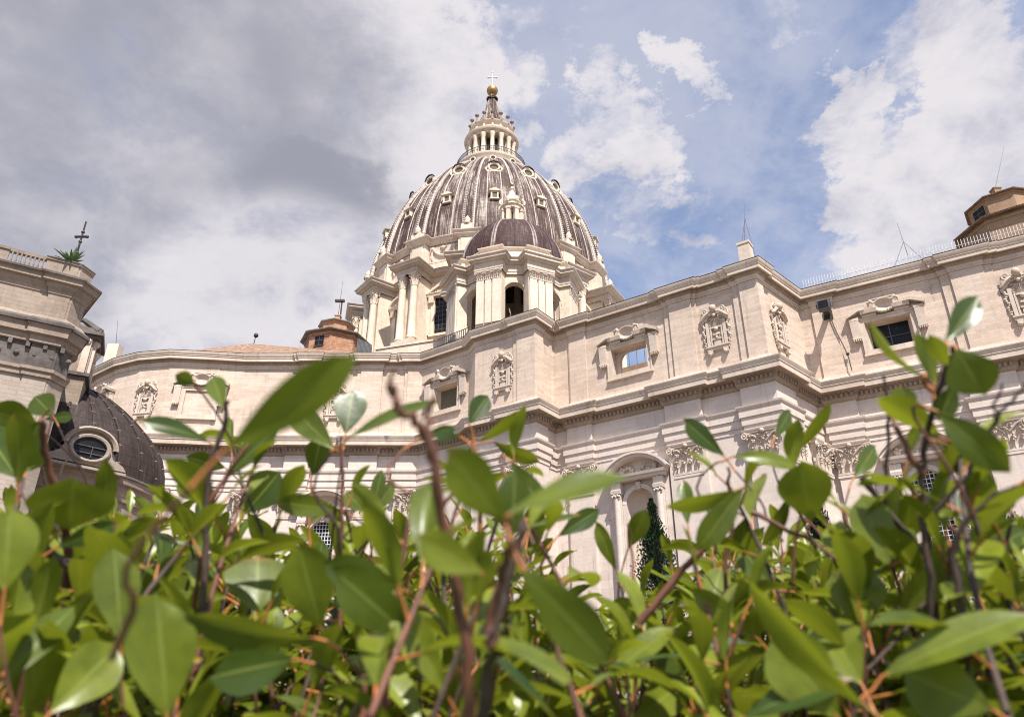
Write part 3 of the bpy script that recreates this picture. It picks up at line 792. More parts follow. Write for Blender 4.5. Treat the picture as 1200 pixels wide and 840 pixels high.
# ------------------------------------------------------------------ the great dome: drum, attic, ribbed lead shell, lantern
DC = (-4.5, 131.0)
def pol(r, a): return (DC[0] + r * math.sin(a), DC[1] - r * math.cos(a))
RIBS = [R(-7.5 + 22.5 * k) for k in range(-4, 6)]          # towards the camera; the far half is out of sight
def radial_path(r0, r1, hw, azs, n=3, lead_in=R(11.25), cx=DC[0], cy=DC[1]):
    P = []
    f = lambda x, y, a: (cx + rot2((x, y), a)[0], cy + rot2((x, y), a)[1])
    y0 = -math.sqrt(r0 * r0 - hw * hw); dl = math.asin(hw / r0)
    for k, a in enumerate(azs):
        if k == 0: P.append((cx + r0 * math.sin(a - lead_in), cy - r0 * math.cos(a - lead_in)))
        P += [f(-hw, y0, a), f(-hw, -r1, a), f(hw, -r1, a), f(hw, y0, a)]
        nxt = azs[k + 1] if k + 1 < len(azs) else a + lead_in * 2
        g0, g1 = a + dl, nxt - dl
        if k + 1 < len(azs):
            for j in range(1, n): b = g0 + (g1 - g0) * j / n; P.append((cx + r0 * math.sin(b), cy - r0 * math.cos(b)))
        else: b = a + lead_in; P.append((cx + r0 * math.sin(b), cy - r0 * math.cos(b)))
    return P
RD = 21.5
d = MB()
d.lathe([(RD, 35.2), (RD, 70.3)], 96, *DC)
d.lathe([(RD + .5, 54.0), (RD + .5, 55.2), (RD + .2, 55.4), (RD, 55.6)], 96, *DC)
drum = d.build('drum', M['drum'], basilica, 40)
# buttresses as solid spurs, two columns each, and the broken entablature above them
b = MB(); b.box(-1.7, 1.7, -24.6, -RD + .4, 45, 68.6); b.box(-2.2, 2.2, -26.6, -RD + .4, 45, 55.3); b.box(-2.05, 2.05, -26.3, -RD + .4, 55.3, 56.0)
but_m = b.mesh('buttress', M['drum'])
c = MB()
c.lathe([(.86, 56.0), (.86, 56.35), (.92, 56.45), (.80, 56.75), (.78, 56.8), (.66, 56.95), (.655, 60), (.60, 64), (.555, 66.2)], 16)
c.add(capital(0, 0, 2.3, 0, .545), lambda p: (p[0], p[1], p[2] + 66.15))
col_m = c.mesh('column', M['drum'], 50)
for a in RIBS:
    inst(but_m, 'buttress', drum, (*DC, 0), a)
    for s in (-1, 1):
        x, y = rot2((s * 1.18, -25.25), a); inst(col_m, 'column', drum, (DC[0] + x, DC[1] + y, 0), a)
e = MB()
e.sweep(radial_path(RD + .05, 25.9, 2.0, RIBS), [(0, 68.45), (.06, 68.45), (.06, 68.85), (.14, 68.88), (.14, 69.25), (.05, 69.3), (.05, 69.55), (.35, 69.62), (.55, 69.72), (.95, 69.75), (.95, 70.05), (1.2, 70.25), (1.22, 70.38), (-1.0, 70.65), (-5.2, 70.7)])
e.build('entablature', M['trim'], drum)
# attic of the drum with strips under each rib, festoons in each bay
d = MB(); d.lathe([(22.2, 70.3), (22.2, 76.3)], 96, *DC); d.lathe([(22.9, 70.4), (22.9, 71.4), (22.3, 71.6)], 96, *DC)
dattic = d.build('drum_attic', M['drum'], basilica, 40)
s_ = MB(); s_.box(-1.55, 1.55, -23.45, -21.9, 70.4, 75.6); s_.box(-1.1, 1.1, -23.6, -23.4, 71.2, 75.2); st_m = s_.mesh('attic_pilaster', M['drum'])
f = MB(); r2 = random.Random(2)
f.box(-2.55, 2.55, -.10, .25, 71.9, 75.1)
for k in range(25):
    u = (k - 12) / 12; f.ball((u * 1.85, -.24, 74.4 - 1.35 * (1 - u * u)), .27 + r2.uniform(-.05, .08), 6)
for s in (-1, 1):
    f.ball((s * 1.95, -.26, 74.5), .42, 8); f.tube([(s * 1.95, -.2, 74.4), (s * 2.1, -.2, 73.2), (s * 2.0, -.2, 72.4)], [.25, .22, .1], 6)
f.ball((0, -.3, 74.5), .42, 8); f.tube([(-.6, -.2, 74.9), (0, -.25, 74.6), (.6, -.2, 74.9)], [.12, .2, .12], 6)
fes_m = f.mesh('festoon', M['carved'], 50)
for a in RIBS: inst(st_m, 'attic_pilaster', dattic, (*DC, 0), a)
for a in RIBS[:-1]:
    x, y = pol(22.25, a + R(11.25)); inst(fes_m, 'festoon', dattic, (x, y, 0), a + R(11.25))
e = MB()
e.sweep(radial_path(22.4, 23.5, 1.7, RIBS), [(0, 75.45), (.12, 75.5), (.18, 75.75), (.5, 75.95), (.55, 76.3), (.8, 76.5), (.82, 76.65), (0, 76.85), (-1.5, 76.95)])
e.build('attic_cornice', M['trim'], dattic)
# drum windows with alternating pediments
def drum_window(tri):
    mb = MB()
    mb.box(-2.1, 2.1, -.05, .3, 55.6, 58.4)
    for s in (-1, 1):
        mb.box(s * 1.65 - .3, s * 1.65 + .3, -.45, .3, 58.4, 65.3)
        mb.box(s * 2.35 - .35, s * 2.35 + .35, -.25, .3, 58.4, 65.3)
        mb.box(s * 1.9 - .45, s * 1.9 + .45, -.75, .3, 64.2, 65.3, None, 0, (0, .1))
        mb.ball((s * 2.7, -.3, 66.2), .35, 6)
    mb.box(-2.2, 2.2, -.5, .3, 58.0, 58.4); mb.box(-2.6, 2.6, -.85, .3, 65.3, 65.8, None, 0, (.1, .12))
    if tri: sec = [(-2.9, 65.8), (2.9, 65.8), (0, 67.9)]; sec2 = [(-2.3, 65.9), (2.3, 65.9), (0, 67.3)]
    else:
        sec = [(-2.8, 65.8)] + [(-2.8 * math.cos(math.pi * k / 12), 65.8 + 1.9 * math.sin(math.pi * k / 12)) for k in range(1, 12)] + [(2.8, 65.8)]
        sec2 = [(u * .8, 65.9 + (z - 65.8) * .75) for u, z in sec]
    F = [(u, -1.05, z) for u, z in sec]; Bk = [(u, .3, z) for u, z in sec]; I = [(u, -1.05, z) for u, z in sec2]; J = [(u, -.5, z) for u, z in sec2]
    n = len(sec)
    for k in range(n):
        k2 = (k + 1) % n
        mb.quad(F[k], F[k2], Bk[k2], Bk[k]); mb.quad(F[k], F[k2], I[k2], I[k]); mb.quad(I[k], I[k2], J[k2], J[k])
    mb.poly(J)
    for k in range(7): mb.ball((-1.2 + .4 * k, -.6, 66.2 + .12 * (k % 2)), .22, 6)
    mb.box(-1.35, 1.35, .0, .05, 58.4, 65.3, None, 1)
    for k in range(1, 4): mb.box(-1.35 + k * .675 - .04, -1.35 + k * .675 + .04, -.06, 0, 58.4, 65.3, None, 2)
    for k in range(1, 8): mb.box(-1.35, 1.35, -.05, 0, 58.4 + k * .86, 58.48 + k * .86, None, 2)
    return mb.mesh('drum_window', [M['drum'], M['glass'], M['iron']], 40)
dw = [drum_window(True), drum_window(False)]
for k, a in enumerate(RIBS[:-1]):
    x, y = pol(RD + .05, a + R(11.25)); inst(dw[(k + 1) % 2], 'drum_window', drum, (x, y, 0), a + R(11.25))

# lead shell
def dome_r(z): return -18.7 + math.sqrt(max(42.0 ** 2 - (z - 73.0) ** 2, 0))
zs = [76.7 + (107.6 - 76.7) * (1 - (1 - k / 40) ** 1.25) for k in range(41)]
m_ = MB(); prof = [(dome_r(z), z) for z in zs]
m_.lathe(prof, 128, *DC, uvr=23.0)
main_dome = m_.build('main_dome', M['lead'], basilica, 60); main_dome['label'] = 'giant brown lead dome streaked white between pale ribs'
# rib: a broad pale band with a raised roll on each side and rows of studs
rb = MB()
def rib_row(z):
    r = dome_r(z); k = 0.55 + 0.45 * min(1, max(0, (r - 6) / 17)); h = 1.0 * k
    xs = [(-1.25, -.05), (-1.25, .34), (-1.05, .46), (-.78, .42), (-.72, .26), (-.34, .26), (-.30, .55), (0, .66), (.30, .55), (.34, .26), (.72, .26), (.78, .42), (1.05, .46), (1.25, .34), (1.25, -.05)]
    return [(x * k, -(r + o * k), z) for x, o in [(x * .86, o) for x, o in xs]]
zz = [76.7 + (106.3 - 76.7) * (1 - (1 - k / 36) ** 1.2) for k in range(37)]
rows_ = [rib_row(z) for z in zz]
rb.grid([r[:5] for r in rows_], uv=lambda i, j: (j * .18, zz[i])); rb.grid([r[10:] for r in rows_], uv=lambda i, j: (j * .18 + 3, zz[i]))
rb.grid([r[4:11] for r in rows_], uv=lambda i, j: (j * .18 + 7, zz[i]), mi=1)
for i in range(len(zz) - 1):
    for q in (0, .5):
        z = zz[i] * (1 - q) + zz[i + 1] * q; r = dome_r(z); k = .55 + .45 * min(1, max(0, (r - 6) / 17))
        if k < .62: continue
        for s in (-1, 1): rb.ball((s * .79 * k, -(r + .46 * k), z), .20 * k, 5)
rib_foot = MB(); rib_foot.box(-1.0, 1.0, -24.3, -23.0, 76.5, 77.6); rib_foot.lathe([(.75, 77.6), (.85, 77.9), (.45, 78.3), (.55, 78.8), (.05, 79.6)], 10, 0, -23.75); rf_m = rib_foot.mesh('rib_finial', M['drum'], 50)
rib_m = rb.mesh('rib', [M['lead_rib'], M['lead']], 50)
# three rows of dormers: large oval, small pedimented, small round
def dormer(kind):
    mb = MB()
    if kind == 'small':
        mb.box(-.85, .85, -.75, 1.2, -1.0, .9); mb.box(-.5, .5, -.80, -.74, -.75, .55, None, 1)
        for s in (-1, 1): mb.box(s * .72 - .16, s * .72 + .16, -1.0, 0, -1.0, .75)
        F = [(-1.35, -1.35, .85), (-1.2, -1.35, 1.05), (0, -1.35, 1.65), (1.2, -1.35, 1.05), (1.35, -1.35, .85)]
        mb.poly(F)
        for k in range(4): mb.quad(F[k], F[k + 1], (F[k + 1][0], 1.6, F[k + 1][2]), (F[k][0], 1.6, F[k][2]), mi=2)
        mb.quad(F[0], F[4], (1.35, 1.4, .85), (-1.35, 1.4, .85)); mb.box(-1.0, 1.0, -1.1, 0, -1.25, -.98)
    elif kind == 'big':
        N = 16; rows = []
        for r, o in [(1.75, 1.8), (1.75, -.7), (1.55, -.9), (1.2, -.85), (1.12, -.5)]:
            rows.append([(r * math.cos(2 * math.pi * k / N), o, .72 * r * math.sin(2 * math.pi * k / N)) for k in range(N)])
        mb.grid(rows, wrap=True); mb.poly([(p[0], p[1] + .02, p[2]) for p in rows[-1]], 1)
        mb.box(-1.9, 1.9, -1.15, .6, -1.75, -1.25)
        for s in (-1, 1): mb.tube([(s * 1.9, -.9, -1.3), (s * 2.2, -.9, -.7), (s * 1.85, -.8, -.1)], [.3, .34, .2], 6)
        mb.tube([(-1.9, -.8, .6), (-1.1, -1.0, 1.35), (0, -1.1, 1.6), (1.1, -1.0, 1.35), (1.9, -.8, .6)], [.15, .25, .3, .25, .15], 6, 2)
    else:
        N = 14; rows = []
        for r, o in [(.95, 1.0), (.95, -.45), (.8, -.55), (.62, -.5), (.58, -.2)]:
            rows.append([(r * math.cos(2 * math.pi * k / N), o, .85 * r * math.sin(2 * math.pi * k / N)) for k in range(N)])
        mb.grid(rows, wrap=True); mb.poly([(p[0], p[1] + .02, p[2]) for p in rows[-1]], 1)
    return mb.mesh('dormer', [M['drum'], M['olive_infill'], M['lead']], 45)
dm = {k: dormer(k) for k in ('small', 'big', 'round')}
for k, a in enumerate(RIBS):
    inst(rib_m, 'rib', main_dome, (*DC, 0), a); inst(rf_m, 'rib_finial', main_dome, (*DC, 0), a)
    if k < len(RIBS) - 1:
        b_ = a + R(11.25)
        for kind, z, o in (('small', 85.4, .05), ('big', 95.5, .0), ('round', 103.4, .05)):
            x, y = pol(dome_r(z) + o, b_); inst(dm[kind], 'dormer', main_dome, (x, y, z), b_, (.78 if kind == 'small' else .72, .62, .8))
# faint seams: thin rolls dividing each lead field
sm = MB()
for off in (-3.6, 3.6):
    zz2 = zz[:30]; sm.tube([(math.sin(R(off)) * dome_r(z), -math.cos(R(off)) * dome_r(z) - .02, z) for z in zz2], .09, 5)
seam_m = sm.mesh('seam_roll', M['lead_rib'], 60)
for a in RIBS[:-1]: inst(seam_m, 'seam_roll', main_dome, (*DC, 0), a + R(11.25))

# lantern
l = MB()
l.lathe([(6.9, 105.2), (7.1, 106.6), (7.5, 107.3), (7.6, 107.5), (7.6, 107.9), (7.3, 108.0), (4.9, 108.1), (4.9, 109.6), (4.3, 109.7), (3.8, 110.4), (3.8, 115.2)], 48, *DC)
l.lathe([(3.8, 115.0), (5.3, 115.0), (5.3, 115.35), (5.45, 115.5), (5.8, 115.65), (6.0, 116.05), (6.0, 116.2), (4.7, 116.4), (4.45, 116.5), (4.4, 118.2), (4.6, 118.4), (4.95, 118.7), (5.0, 119.0), (4.3, 119.2), (3.3, 119.3)], 48, *DC)
lantern = l.build('lantern', M['drum'], basilica, 40)
cc = MB(); cc.lathe([(.60, 109.5), (.60, 110.0), (.50, 110.2), (.44, 113.9), (.62, 114.5), (.66, 115.0)], 10); cc.box(-.32, .32, .2, 1.6, 109.5, 115.0)
lc_m = cc.mesh('column', M['drum'], 50)
wl = MB(); wl.box(-.5, .5, -.02, .1, 110.6, 114.6, None, 0); lw_m = wl.mesh('lantern_window', M['glass'])
ur = MB(); ur.lathe([(.28, 0), (.30, .2), (.14, .35), (.16, 1.0), (.10, 1.3), (.34, 1.55), (.36, 1.7), (.02, 1.75)], 8); ur_m = ur.mesh('candelabrum', M['weathered'], 50)
vol = MB(); vol.tube([(0, -4.6, 116.4), (0, -4.9, 117.1), (0, -4.6, 118.0)], [.32, .36, .2], 6); vol_m = vol.mesh('scroll', M['carved'], 50)
rail_m = None
for k in range(-8, 9):
    a = R(22.5 * k / 1.0 + 3.75) if abs(k) <= 5 else None
    if a is None: continue
    for dx in (0.0,):
        x, y = pol(5.0, a); ox, oy = rot2((dx, 0), a); inst(lc_m, 'column', lantern, (x + ox, y + oy, 0), a)
    x, y = pol(4.75, a); inst(ur_m, 'candelabrum', lantern, (x, y, 118.9), a, 1.3)
    inst(vol_m, 'scroll', lantern, (*DC, 0), a)
    x, y = pol(3.85, a + R(11.25)); inst(lw_m, 'lantern_window', lantern, (x, y, 0), a + R(11.25))
sp = MB(); N = 16; rows = []
for r, z in [(3.7, 119.1), (3.6, 120.6), (2.75, 122.3), (2.0, 124.4), (1.45, 126.6), (1.1, 128.4), (.95, 129.2)]:
    rows.append([(DC[0] + r * (1.0 if k % 2 else .84) * math.sin(2 * math.pi * k / 32), DC[1] - r * (1.0 if k % 2 else .84) * math.cos(2 * math.pi * k / 32), z) for k in range(32)])
sp.grid(rows, wrap=True)
sp.lathe([(1.25, 129.0), (1.35, 129.3), (.8, 129.6), (.6, 130.6)], 16, *DC)
sp.build('spire', M['lead'], lantern, 30)
bl = MB(); bl.ball((*DC, 131.85), 1.28, 24); bl.build('ball', M['gold'], lantern, 60)
cr = MB(); cr.tube([(*DC, 133.0), (*DC, 137.6)], .14, 6)
cr.tube([(DC[0] - .95, DC[1], 136.0), (DC[0] + .95, DC[1], 136.0)], .13, 6)
for q in [(-.95, 136.0), (.95, 136.0), (0, 137.6)]: cr.ball((DC[0] + q[0], DC[1], q[1]), .24, 8)
cr.ball((*DC, 133.3), .35, 8); cr.build('cross', M['white_rod'], lantern, 60)
rl = MB()
for k in range(-40, 41):
    x, y = pol(7.45, R(k * 2.6)); rl.tube([(x, y, 107.9), (x, y, 109.3)], .05, 4, caps=False)
ring = [(*pol(7.45, R(k * 2.6)), 109.3) for k in range(-40, 41)]
rl.tube(ring, .07, 5); rl.tube([(p[0], p[1], 108.6) for p in ring], .05, 5)
rl.build('gallery_rail', M['iron'], lantern)

# ------------------------------------------------------------------ the smaller cupola in front of the drum
CC = (0.0, 98.5)
TURN = R(2.5)
def cpol(r, a): return (CC[0] + r * math.sin(a), CC[1] - r * math.cos(a))
PIERS = [TURN + R(22.5 + 45 * k) for k in range(-3, 3)]
APO = 7.9
def face_dist(hw): return APO
p8 = []
rv = APO / math.cos(R(22.5))
# plan with projecting corner piers: each pier is a rectangle set across its corner
def oct_path(out, hw=1.85, pr=9.3):
    P = []
    for k, a in enumerate(PIERS):
        fl, fr_ = a - R(22.5), a + R(22.5)
        L_ = math.sqrt(0)
        # where the flat sides meet the pier flanks x = +-hw (pier frame)
        # side wall line in pier frame: rotated +-22.5 deg with apothem APO
        yl = -(APO - hw * math.sin(R(22.5))) / math.cos(R(22.5))
        for x, y in ((-hw, yl), (-hw, -pr), (hw, -pr), (hw, yl)):
            q = rot2((x, y), a); P.append((CC[0] + q[0], CC[1] + q[1]))
    return P
op = oct_path(0)
cd_ = MB()
wall_z = (35.2, 59.4)
# flat sides with an arched opening, flanks and fronts of the piers
def arch_panel(mb, half, z0, z1, hw, zs, thick, xf):
    N = 12
    A = [(-hw * math.cos(math.pi * k / N), zs + hw * math.sin(math.pi * k / N)) for k in range(N + 1)]
    for y in (0, thick):
        mb.quad(xf((-half, y, z0)), xf((-hw, y, z0)), xf((-hw, y, z1)), xf((-half, y, z1)))
        mb.quad(xf((hw, y, z0)), xf((half, y, z0)), xf((half, y, z1)), xf((hw, y, z1)))
        for k in range(N):
            mb.quad(xf((A[k][0], y, A[k][1])), xf((A[k + 1][0], y, A[k + 1][1])), xf((A[k + 1][0], y, z1)), xf((A[k][0], y, z1)))
    pts = [(-hw, z0)] + A + [(hw, z0)]
    for (a0, b0), (a1, b1) in zip(pts[:-1], pts[1:]): mb.quad(xf((a0, 0, b0)), xf((a1, 0, b1)), xf((a1, thick, b1)), xf((a0, thick, b0)))
n_p = len(PIERS)
for k in range(n_p):
    i = k * 4
    for j in range(3):
        p, q = op[i + j], op[i + j + 1]
        cd_.quad((*p, wall_z[0]), (*q, wall_z[0]), (*q, wall_z[1]), (*p, wall_z[1]))
    if k < n_p - 1:
        p, q = np.array(op[i + 3]), np.array(op[i + 4]); c_ = (p + q) / 2; a = PIERS[k] + R(22.5); L = np.linalg.norm(q - p)
        arch_panel(cd_, L / 2, wall_z[0], wall_z[1], 1.42, 54.35, .9, rotz((c_[0], c_[1], 0), a))
# the far walls, with the one small opening that shows daylight through the arch
back = [PIERS[-1] + R(45 * k) for k in range(0, 4)]
bp = [cpol(8.4, PIERS[-1]), cpol(8.4, PIERS[-1] + R(45)), cpol(8.4, PIERS[-1] + R(90)), cpol(8.4, PIERS[0])]
for p, q in zip(bp[:-1], bp[1:]):
    p, q = np.array(p), np.array(q); L = np.linalg.norm(q - p); d_ = (q - p) / L
    cd_.quad((*p, 35.2), (*q, 35.2), (*q, 61.6), (*p, 61.6))
cupola_drum = cd_.build('cupola_drum', M['drum'], basilica)
# paired pilasters with capitals on every pier, arch rings on the sides
pm = MB(); pm.box(-.55, .55, -.22, 0, 49.0, 55.75); ppil_m = pm.mesh('pilaster', M['drum'])
pcap_m = capital(1.1, 1.5, 1.25, .22)
sc8 = MB()
# shrink the relief of the large capital to this size
src = capital(3.0, 3.9, 3.3, 0.46)
sc8.v = [(v[0] * .38, v[1] * .45, v[2] * .40) for v in src.v]; sc8.f = src.f
pcap_m = sc8.mesh('capital', M['carved'], 50)
for a in PIERS:
    for dx in (-1.18, 0.0, 1.18):
        q = rot2((dx, -9.3), a)
        if dx != 0.0 or True:
            inst(ppil_m if dx else ppil_m, 'pilaster', cupola_drum, (CC[0] + q[0], CC[1] + q[1], 0), a, (1.0 if dx else .8, 1, 1))
            inst(pcap_m, 'capital', cupola_drum, (CC[0] + q[0], CC[1] + q[1], 55.7), a)
ag = MB()
N = 14; rows = []
for k in range(N + 1):
    a = math.pi * k / N
    rows.append([(-1.42 * math.cos(a), 0, 54.35 + 1.42 * math.sin(a)), (-1.42 * math.cos(a), -.22, 54.35 + 1.42 * math.sin(a)), (-1.78 * math.cos(a), -.22, 54.35 + 1.78 * math.sin(a)), (-1.78 * math.cos(a), 0, 54.35 + 1.78 * math.sin(a))])
ag.grid(rows)
for s in (-1, 1):
    ag.box(min(s * 1.42, s * 1.78), max(s * 1.42, s * 1.78), -.2, 0, 49, 54.1); ag.box(min(s * 1.36, s * 1.95), max(s * 1.36, s * 1.95), -.34, .1, 54.1, 54.4)
arch_m = ag.mesh('arch_ring', M['trim'], 40)
for k in range(n_p - 1):
    c_ = (np.array(op[k * 4 + 3]) + np.array(op[k * 4 + 4])) / 2
    inst(arch_m, 'arch_ring', cupola_drum, (c_[0], c_[1], 0), PIERS[k] + R(22.5))
e = MB()
e.sweep(op, [(0.24, 57.0), (.24, 57.35), (.30, 57.4), (.30, 57.8), (.25, 57.85), (.25, 58.5), (.45, 58.55), (.60, 58.75), (.95, 58.8), (.95, 59.1), (1.15, 59.3), (1.15, 59.42), (-.3, 59.6), (-3.0, 59.65)])
e.build('entablature', M['trim'], cupola_drum)
ca = MB()
op2 = []
for k, a in enumerate(PIERS):
    for x, y in ((-1.6, -8.1), (-1.6, -8.75), (1.6, -8.75), (1.6, -8.1)):
        q = rot2((x, y), a); op2.append((CC[0] + q[0], CC[1] + q[1]))
ca.sweep(op2, [(0, 59.5), (0, 61.0), (.12, 61.05), (.3, 61.25), (.32, 61.4), (-.4, 61.5), (-2.0, 61.55)])
ca_o = ca.build('cupola_attic', M['drum'], cupola_drum)
fe = MB()
for k in range(13):
    u = (k - 6) / 6; fe.ball((u * .9, -.1, 60.6 - .55 * (1 - u * u)), .13, 6)
fe.box(-1.3, 1.3, -.04, .4, 59.6, 61.0); fe.ball((-1, -.1, 60.65), .22, 6); fe.ball((1, -.1, 60.65), .22, 6)
fe_m = fe.mesh('festoon', M['carved'], 50)
for k in range(n_p - 1):
    a = PIERS[k] + R(22.5); x, y = cpol(7.62, a); inst(fe_m, 'festoon', cupola_drum, (x, y, 0), a)
def cup_r(z): return 8.0 * math.sqrt(max(1 - ((z - 61.2) / 9.5) ** 2, 0))
m_ = MB(); zc_ = [61.3 + (70.35 - 61.3) * (1 - (1 - k / 24) ** 1.3) for k in range(25)]
m_.lathe([(cup_r(z), z) for z in zc_], 80, *CC, uvr=8)
cupola = m_.build('cupola', M['lead_cupola'], basilica, 60); cupola['label'] = 'small dark brown lead dome with thin pale ribs'
rb = MB()
rb.grid([[(x * (.5 + .5 * cup_r(z) / 8), -(cup_r(z) + o), z) for x, o in ((-.34, -.02), (-.34, .10), (-.11, .12), (-.09, .2), (.09, .2), (.11, .12), (.34, .10), (.34, -.02))] for z in zc_[:-1]], uv=lambda i, j: (j * .2, zc_[i]))
crib_m = rb.mesh('rib', lead('streaked_rib_lead', (0.075, 0.040, 0.037), (0.42, 0.36, 0.34), 0.9, thr=(0.52, 0.7)), 40)
for a in PIERS: inst(crib_m, 'rib', cupola, (*CC, 0), a)
sm = MB(); sm.tube([(0, -cup_r(z) - .02, z) for z in zc_[:-2]], .05, 5); cs_m = sm.mesh('seam_roll', M['lead_cupola'], 60)
for k in range(n_p - 1):
    for o in (-0.0,): inst(cs_m, 'seam_roll', cupola, (*CC, 0), PIERS[k] + R(22.5 + o))
LD = 1.15
cl = MB()
cl.lathe([(2.1, 71.0), (2.1, 71.5), (1.9, 71.6), (1.0, 71.6)], 16, *CC)
cl.lathe([(1.0, 71.5), (1.0, 74.6), (1.7, 74.7), (1.75, 75.1), (1.95, 75.2), (1.95, 75.35), (1.3, 75.5), (1.25, 76.2), (1.45, 76.3), (1.45, 76.45), (.9, 76.6)], 16, *CC)
cl.lathe([(1.2, 76.4), (.85, 77.2), (.5, 78.2), (.22, 79.0), (.36, 79.2), (.22, 79.5), (.12, 79.8)], 12, *CC)
cl.v = [(p[0], p[1], p[2] - LD) for p in cl.v]
clan = cl.build('cupola_lantern', M['drum'], basilica, 40)
cp = MB(); cp.box(-.28, .28, -.35, .5, 71.6, 74.7); cp.box(-.36, .36, -.42, .5, 74.3, 74.7); cp.tube([(0, -.5, 75.5), (0, -.6, 76.0), (0, -.2, 76.8)], [.2, .25, .1], 6); cp_m = cp.mesh('pier', M['drum'], 40)
cw = MB(); cw.box(-.26, .26, -.03, .06, 71.9, 73.7)
cw.poly([(.26 * math.cos(math.pi * k / 8), -.03, 73.7 + .4 * math.sin(math.pi * k / 8)) for k in range(9)]); cw_m = cw.mesh('opening', M['glass'])
for a in PIERS:
    x, y = cpol(1.5, a); inst(cp_m, 'pier', clan, (x, y, -LD), a)
for k in range(n_p - 1):
    a = PIERS[k] + R(22.5); x, y = cpol(1.02, a); inst(cw_m, 'opening', clan, (x, y, -LD), a)
gb = MB(); gb.ball((*CC, 80.1), .3, 10); gb.tube([(*CC, 80.3), (*CC, 81.2)], .05, 5); gb.v = [(p[0], p[1], p[2] - LD) for p in gb.v]; gb.build('finial', M['gold'], clan, 60)

# ------------------------------------------------------------------ roof turrets, chimneys and tiled roof of the basilica
def kiosk(name, cx, cy, re, ph, z_eave, z0, upper, mw, mroof, openings):
    mb = MB()
    def ring(r, z, n=8): return [(cx + r * math.sin(ph + 2 * math.pi * k / n), cy - r * math.cos(ph + 2 * math.pi * k / n), z) for k in range(n)]
    rw = re - .75
    mb.grid([ring(rw, z0), ring(rw, z_eave - .75), ring(rw + .12, z_eave - .7), ring(rw + .16, z_eave - .4), ring(rw + .02, z_eave - .38), ring(rw, z_eave)], wrap=True)
    ru, zu = upper
    mb.grid([ring(ru - .45, z_eave + .3), ring(ru - .45, zu - .35), ring(ru - .3, zu - .3), ring(ru - .3, zu)], wrap=True)
    o = mb.build(name, mw, basilica)
    rf = MB()
    zt = z_eave + (re - ru) * .35
    rf.grid([ring(re, z_eave - .12), ring(re + .06, z_eave + .02), ring(ru - .4, zt + .3)], wrap=True)
    rf.grid([ring(rw, z_eave - .06), ring(re, z_eave - .12)], wrap=True)
    rf.grid([ring(ru, zu - .08), ring(ru + .05, zu + .04), ring(.35, zu + ru * .30)], wrap=True)
    rf.grid([ring(ru - .4, zu - .03), ring(ru, zu - .08)], wrap=True)
    rf.build('roof', mroof, o)
    ch = MB(); zc = zu + ru * .25 + (.5 if openings[0][1] > 54 else 0)
    ch.box(cx - .42, cx + .42, cy - .42, cy + .42, zc - .2, zc + 1.1); ch.box(cx - .5, cx + .5, cy - .5, cy + .5, zc + 1.1, zc + 1.25)
    ch.build('chimney', mw, o)
    for a, z, ww, hh in openings:
        r = (rw if z < z_eave else ru - .45) * math.cos(R(22.5)) + .02
        wm = MB(); wm.box(-ww / 2, ww / 2, -.06, .1, z - hh / 2, z + hh / 2); wm.box(-ww / 2 - .1, ww / 2 + .1, -.12, .1, z - hh / 2 - .12, z - hh / 2, None, 1)
        wm.box(-.04, .04, -.09, 0, z - hh / 2, z + hh / 2, None, 1); wm.box(-ww / 2, ww / 2, -.09, 0, z - .04, z + .04, None, 1)
        k = wm.build('window', [M['glass'], M['iron']], o, loc=(cx + r * math.sin(a), cy - r * math.cos(a), 0), rot=a)
    return o, zc + 1.25
KX = float(at_y(393, 400, 107)[0])
k1, k1top = kiosk('brick_turret', KX, 107.0, 5.4, R(4), 54.9, 35.2, (2.95, 57.7), M['brick'], M['roof_metal'], [(R(4 - 22.5 + 0), 53.2, 1.5, 1.6)])
k1['label'] = 'octagonal orange brick turret beside the drum of the dome'
ph2 = math.atan2(-.85, .53)
k2, k2top = kiosk('brick_turret', 57.7, 73.6, 6.0, ph2, 52.0, 35.2, (4.0, 55.6), M['plaster'], M['tiles'], [(ph2 - R(22.5), 54.3, 1.6, 1.3)])
k2['label'] = 'octagonal tan turret at the right edge of the roof'
# grey slatted screen and pale parapet between turret and drum
q = MB()
for k in range(12):
    x = float(at_y(419 + k * 1.5, 405, 103)[0]); q.box(x - .08, x + .08, 102.9, 103.1, 45, 53.6 - k * .10)
q.build('slatted_screen', M['iron'], basilica)
q = MB(); p0, p1 = (-20.5, 103.2), (-7.5, 99.0)
q.sweep([p0, p1], [(0, 44), (0, 51.7), (.15, 51.75), (.15, 52.0), (-1.2, 52.05)])
q.build('parapet', M['drum'], basilica)
# tall stone plinth at the outer corner, pale chimney over the apse
x, y, a = wallpt('long', 24.9, -1.3); q = MB(); xf = rotz((x, y, 0), a)
q.box(-.75, .75, -.75, .75, 46, 49.6, xf, 0, (-.12, -.12)); q.box(-.72, .72, -.72, .72, 49.6, 49.9, xf); q.build('chimney', M['trim'], basilica)
PED = (x, y, 49.9)
cp_ = at_y(134, 412, 108); q = MB(); q.box(cp_[0] - .9, cp_[0] + .9, 107.2, 108.8, 40, float(at_y(134, 405, 108)[2])); q.build('chimney', M['drum'], basilica); CH2 = (cp_[0], 108, float(at_y(134, 405, 108)[2]))
apex = (-40.6, 106.0, float(at_y(290, 402.5, 106)[2]))
q = MB()
tp = [p for p, i, s in detail({}, -.4) if -66 < p[0] < -12]
for p, r_ in zip(tp[:-1], tp[1:]):
    q.poly([(*p, 46.2), (*r_, 46.2), apex])
q.build('tiled_roof', M['tiles'], basilica)

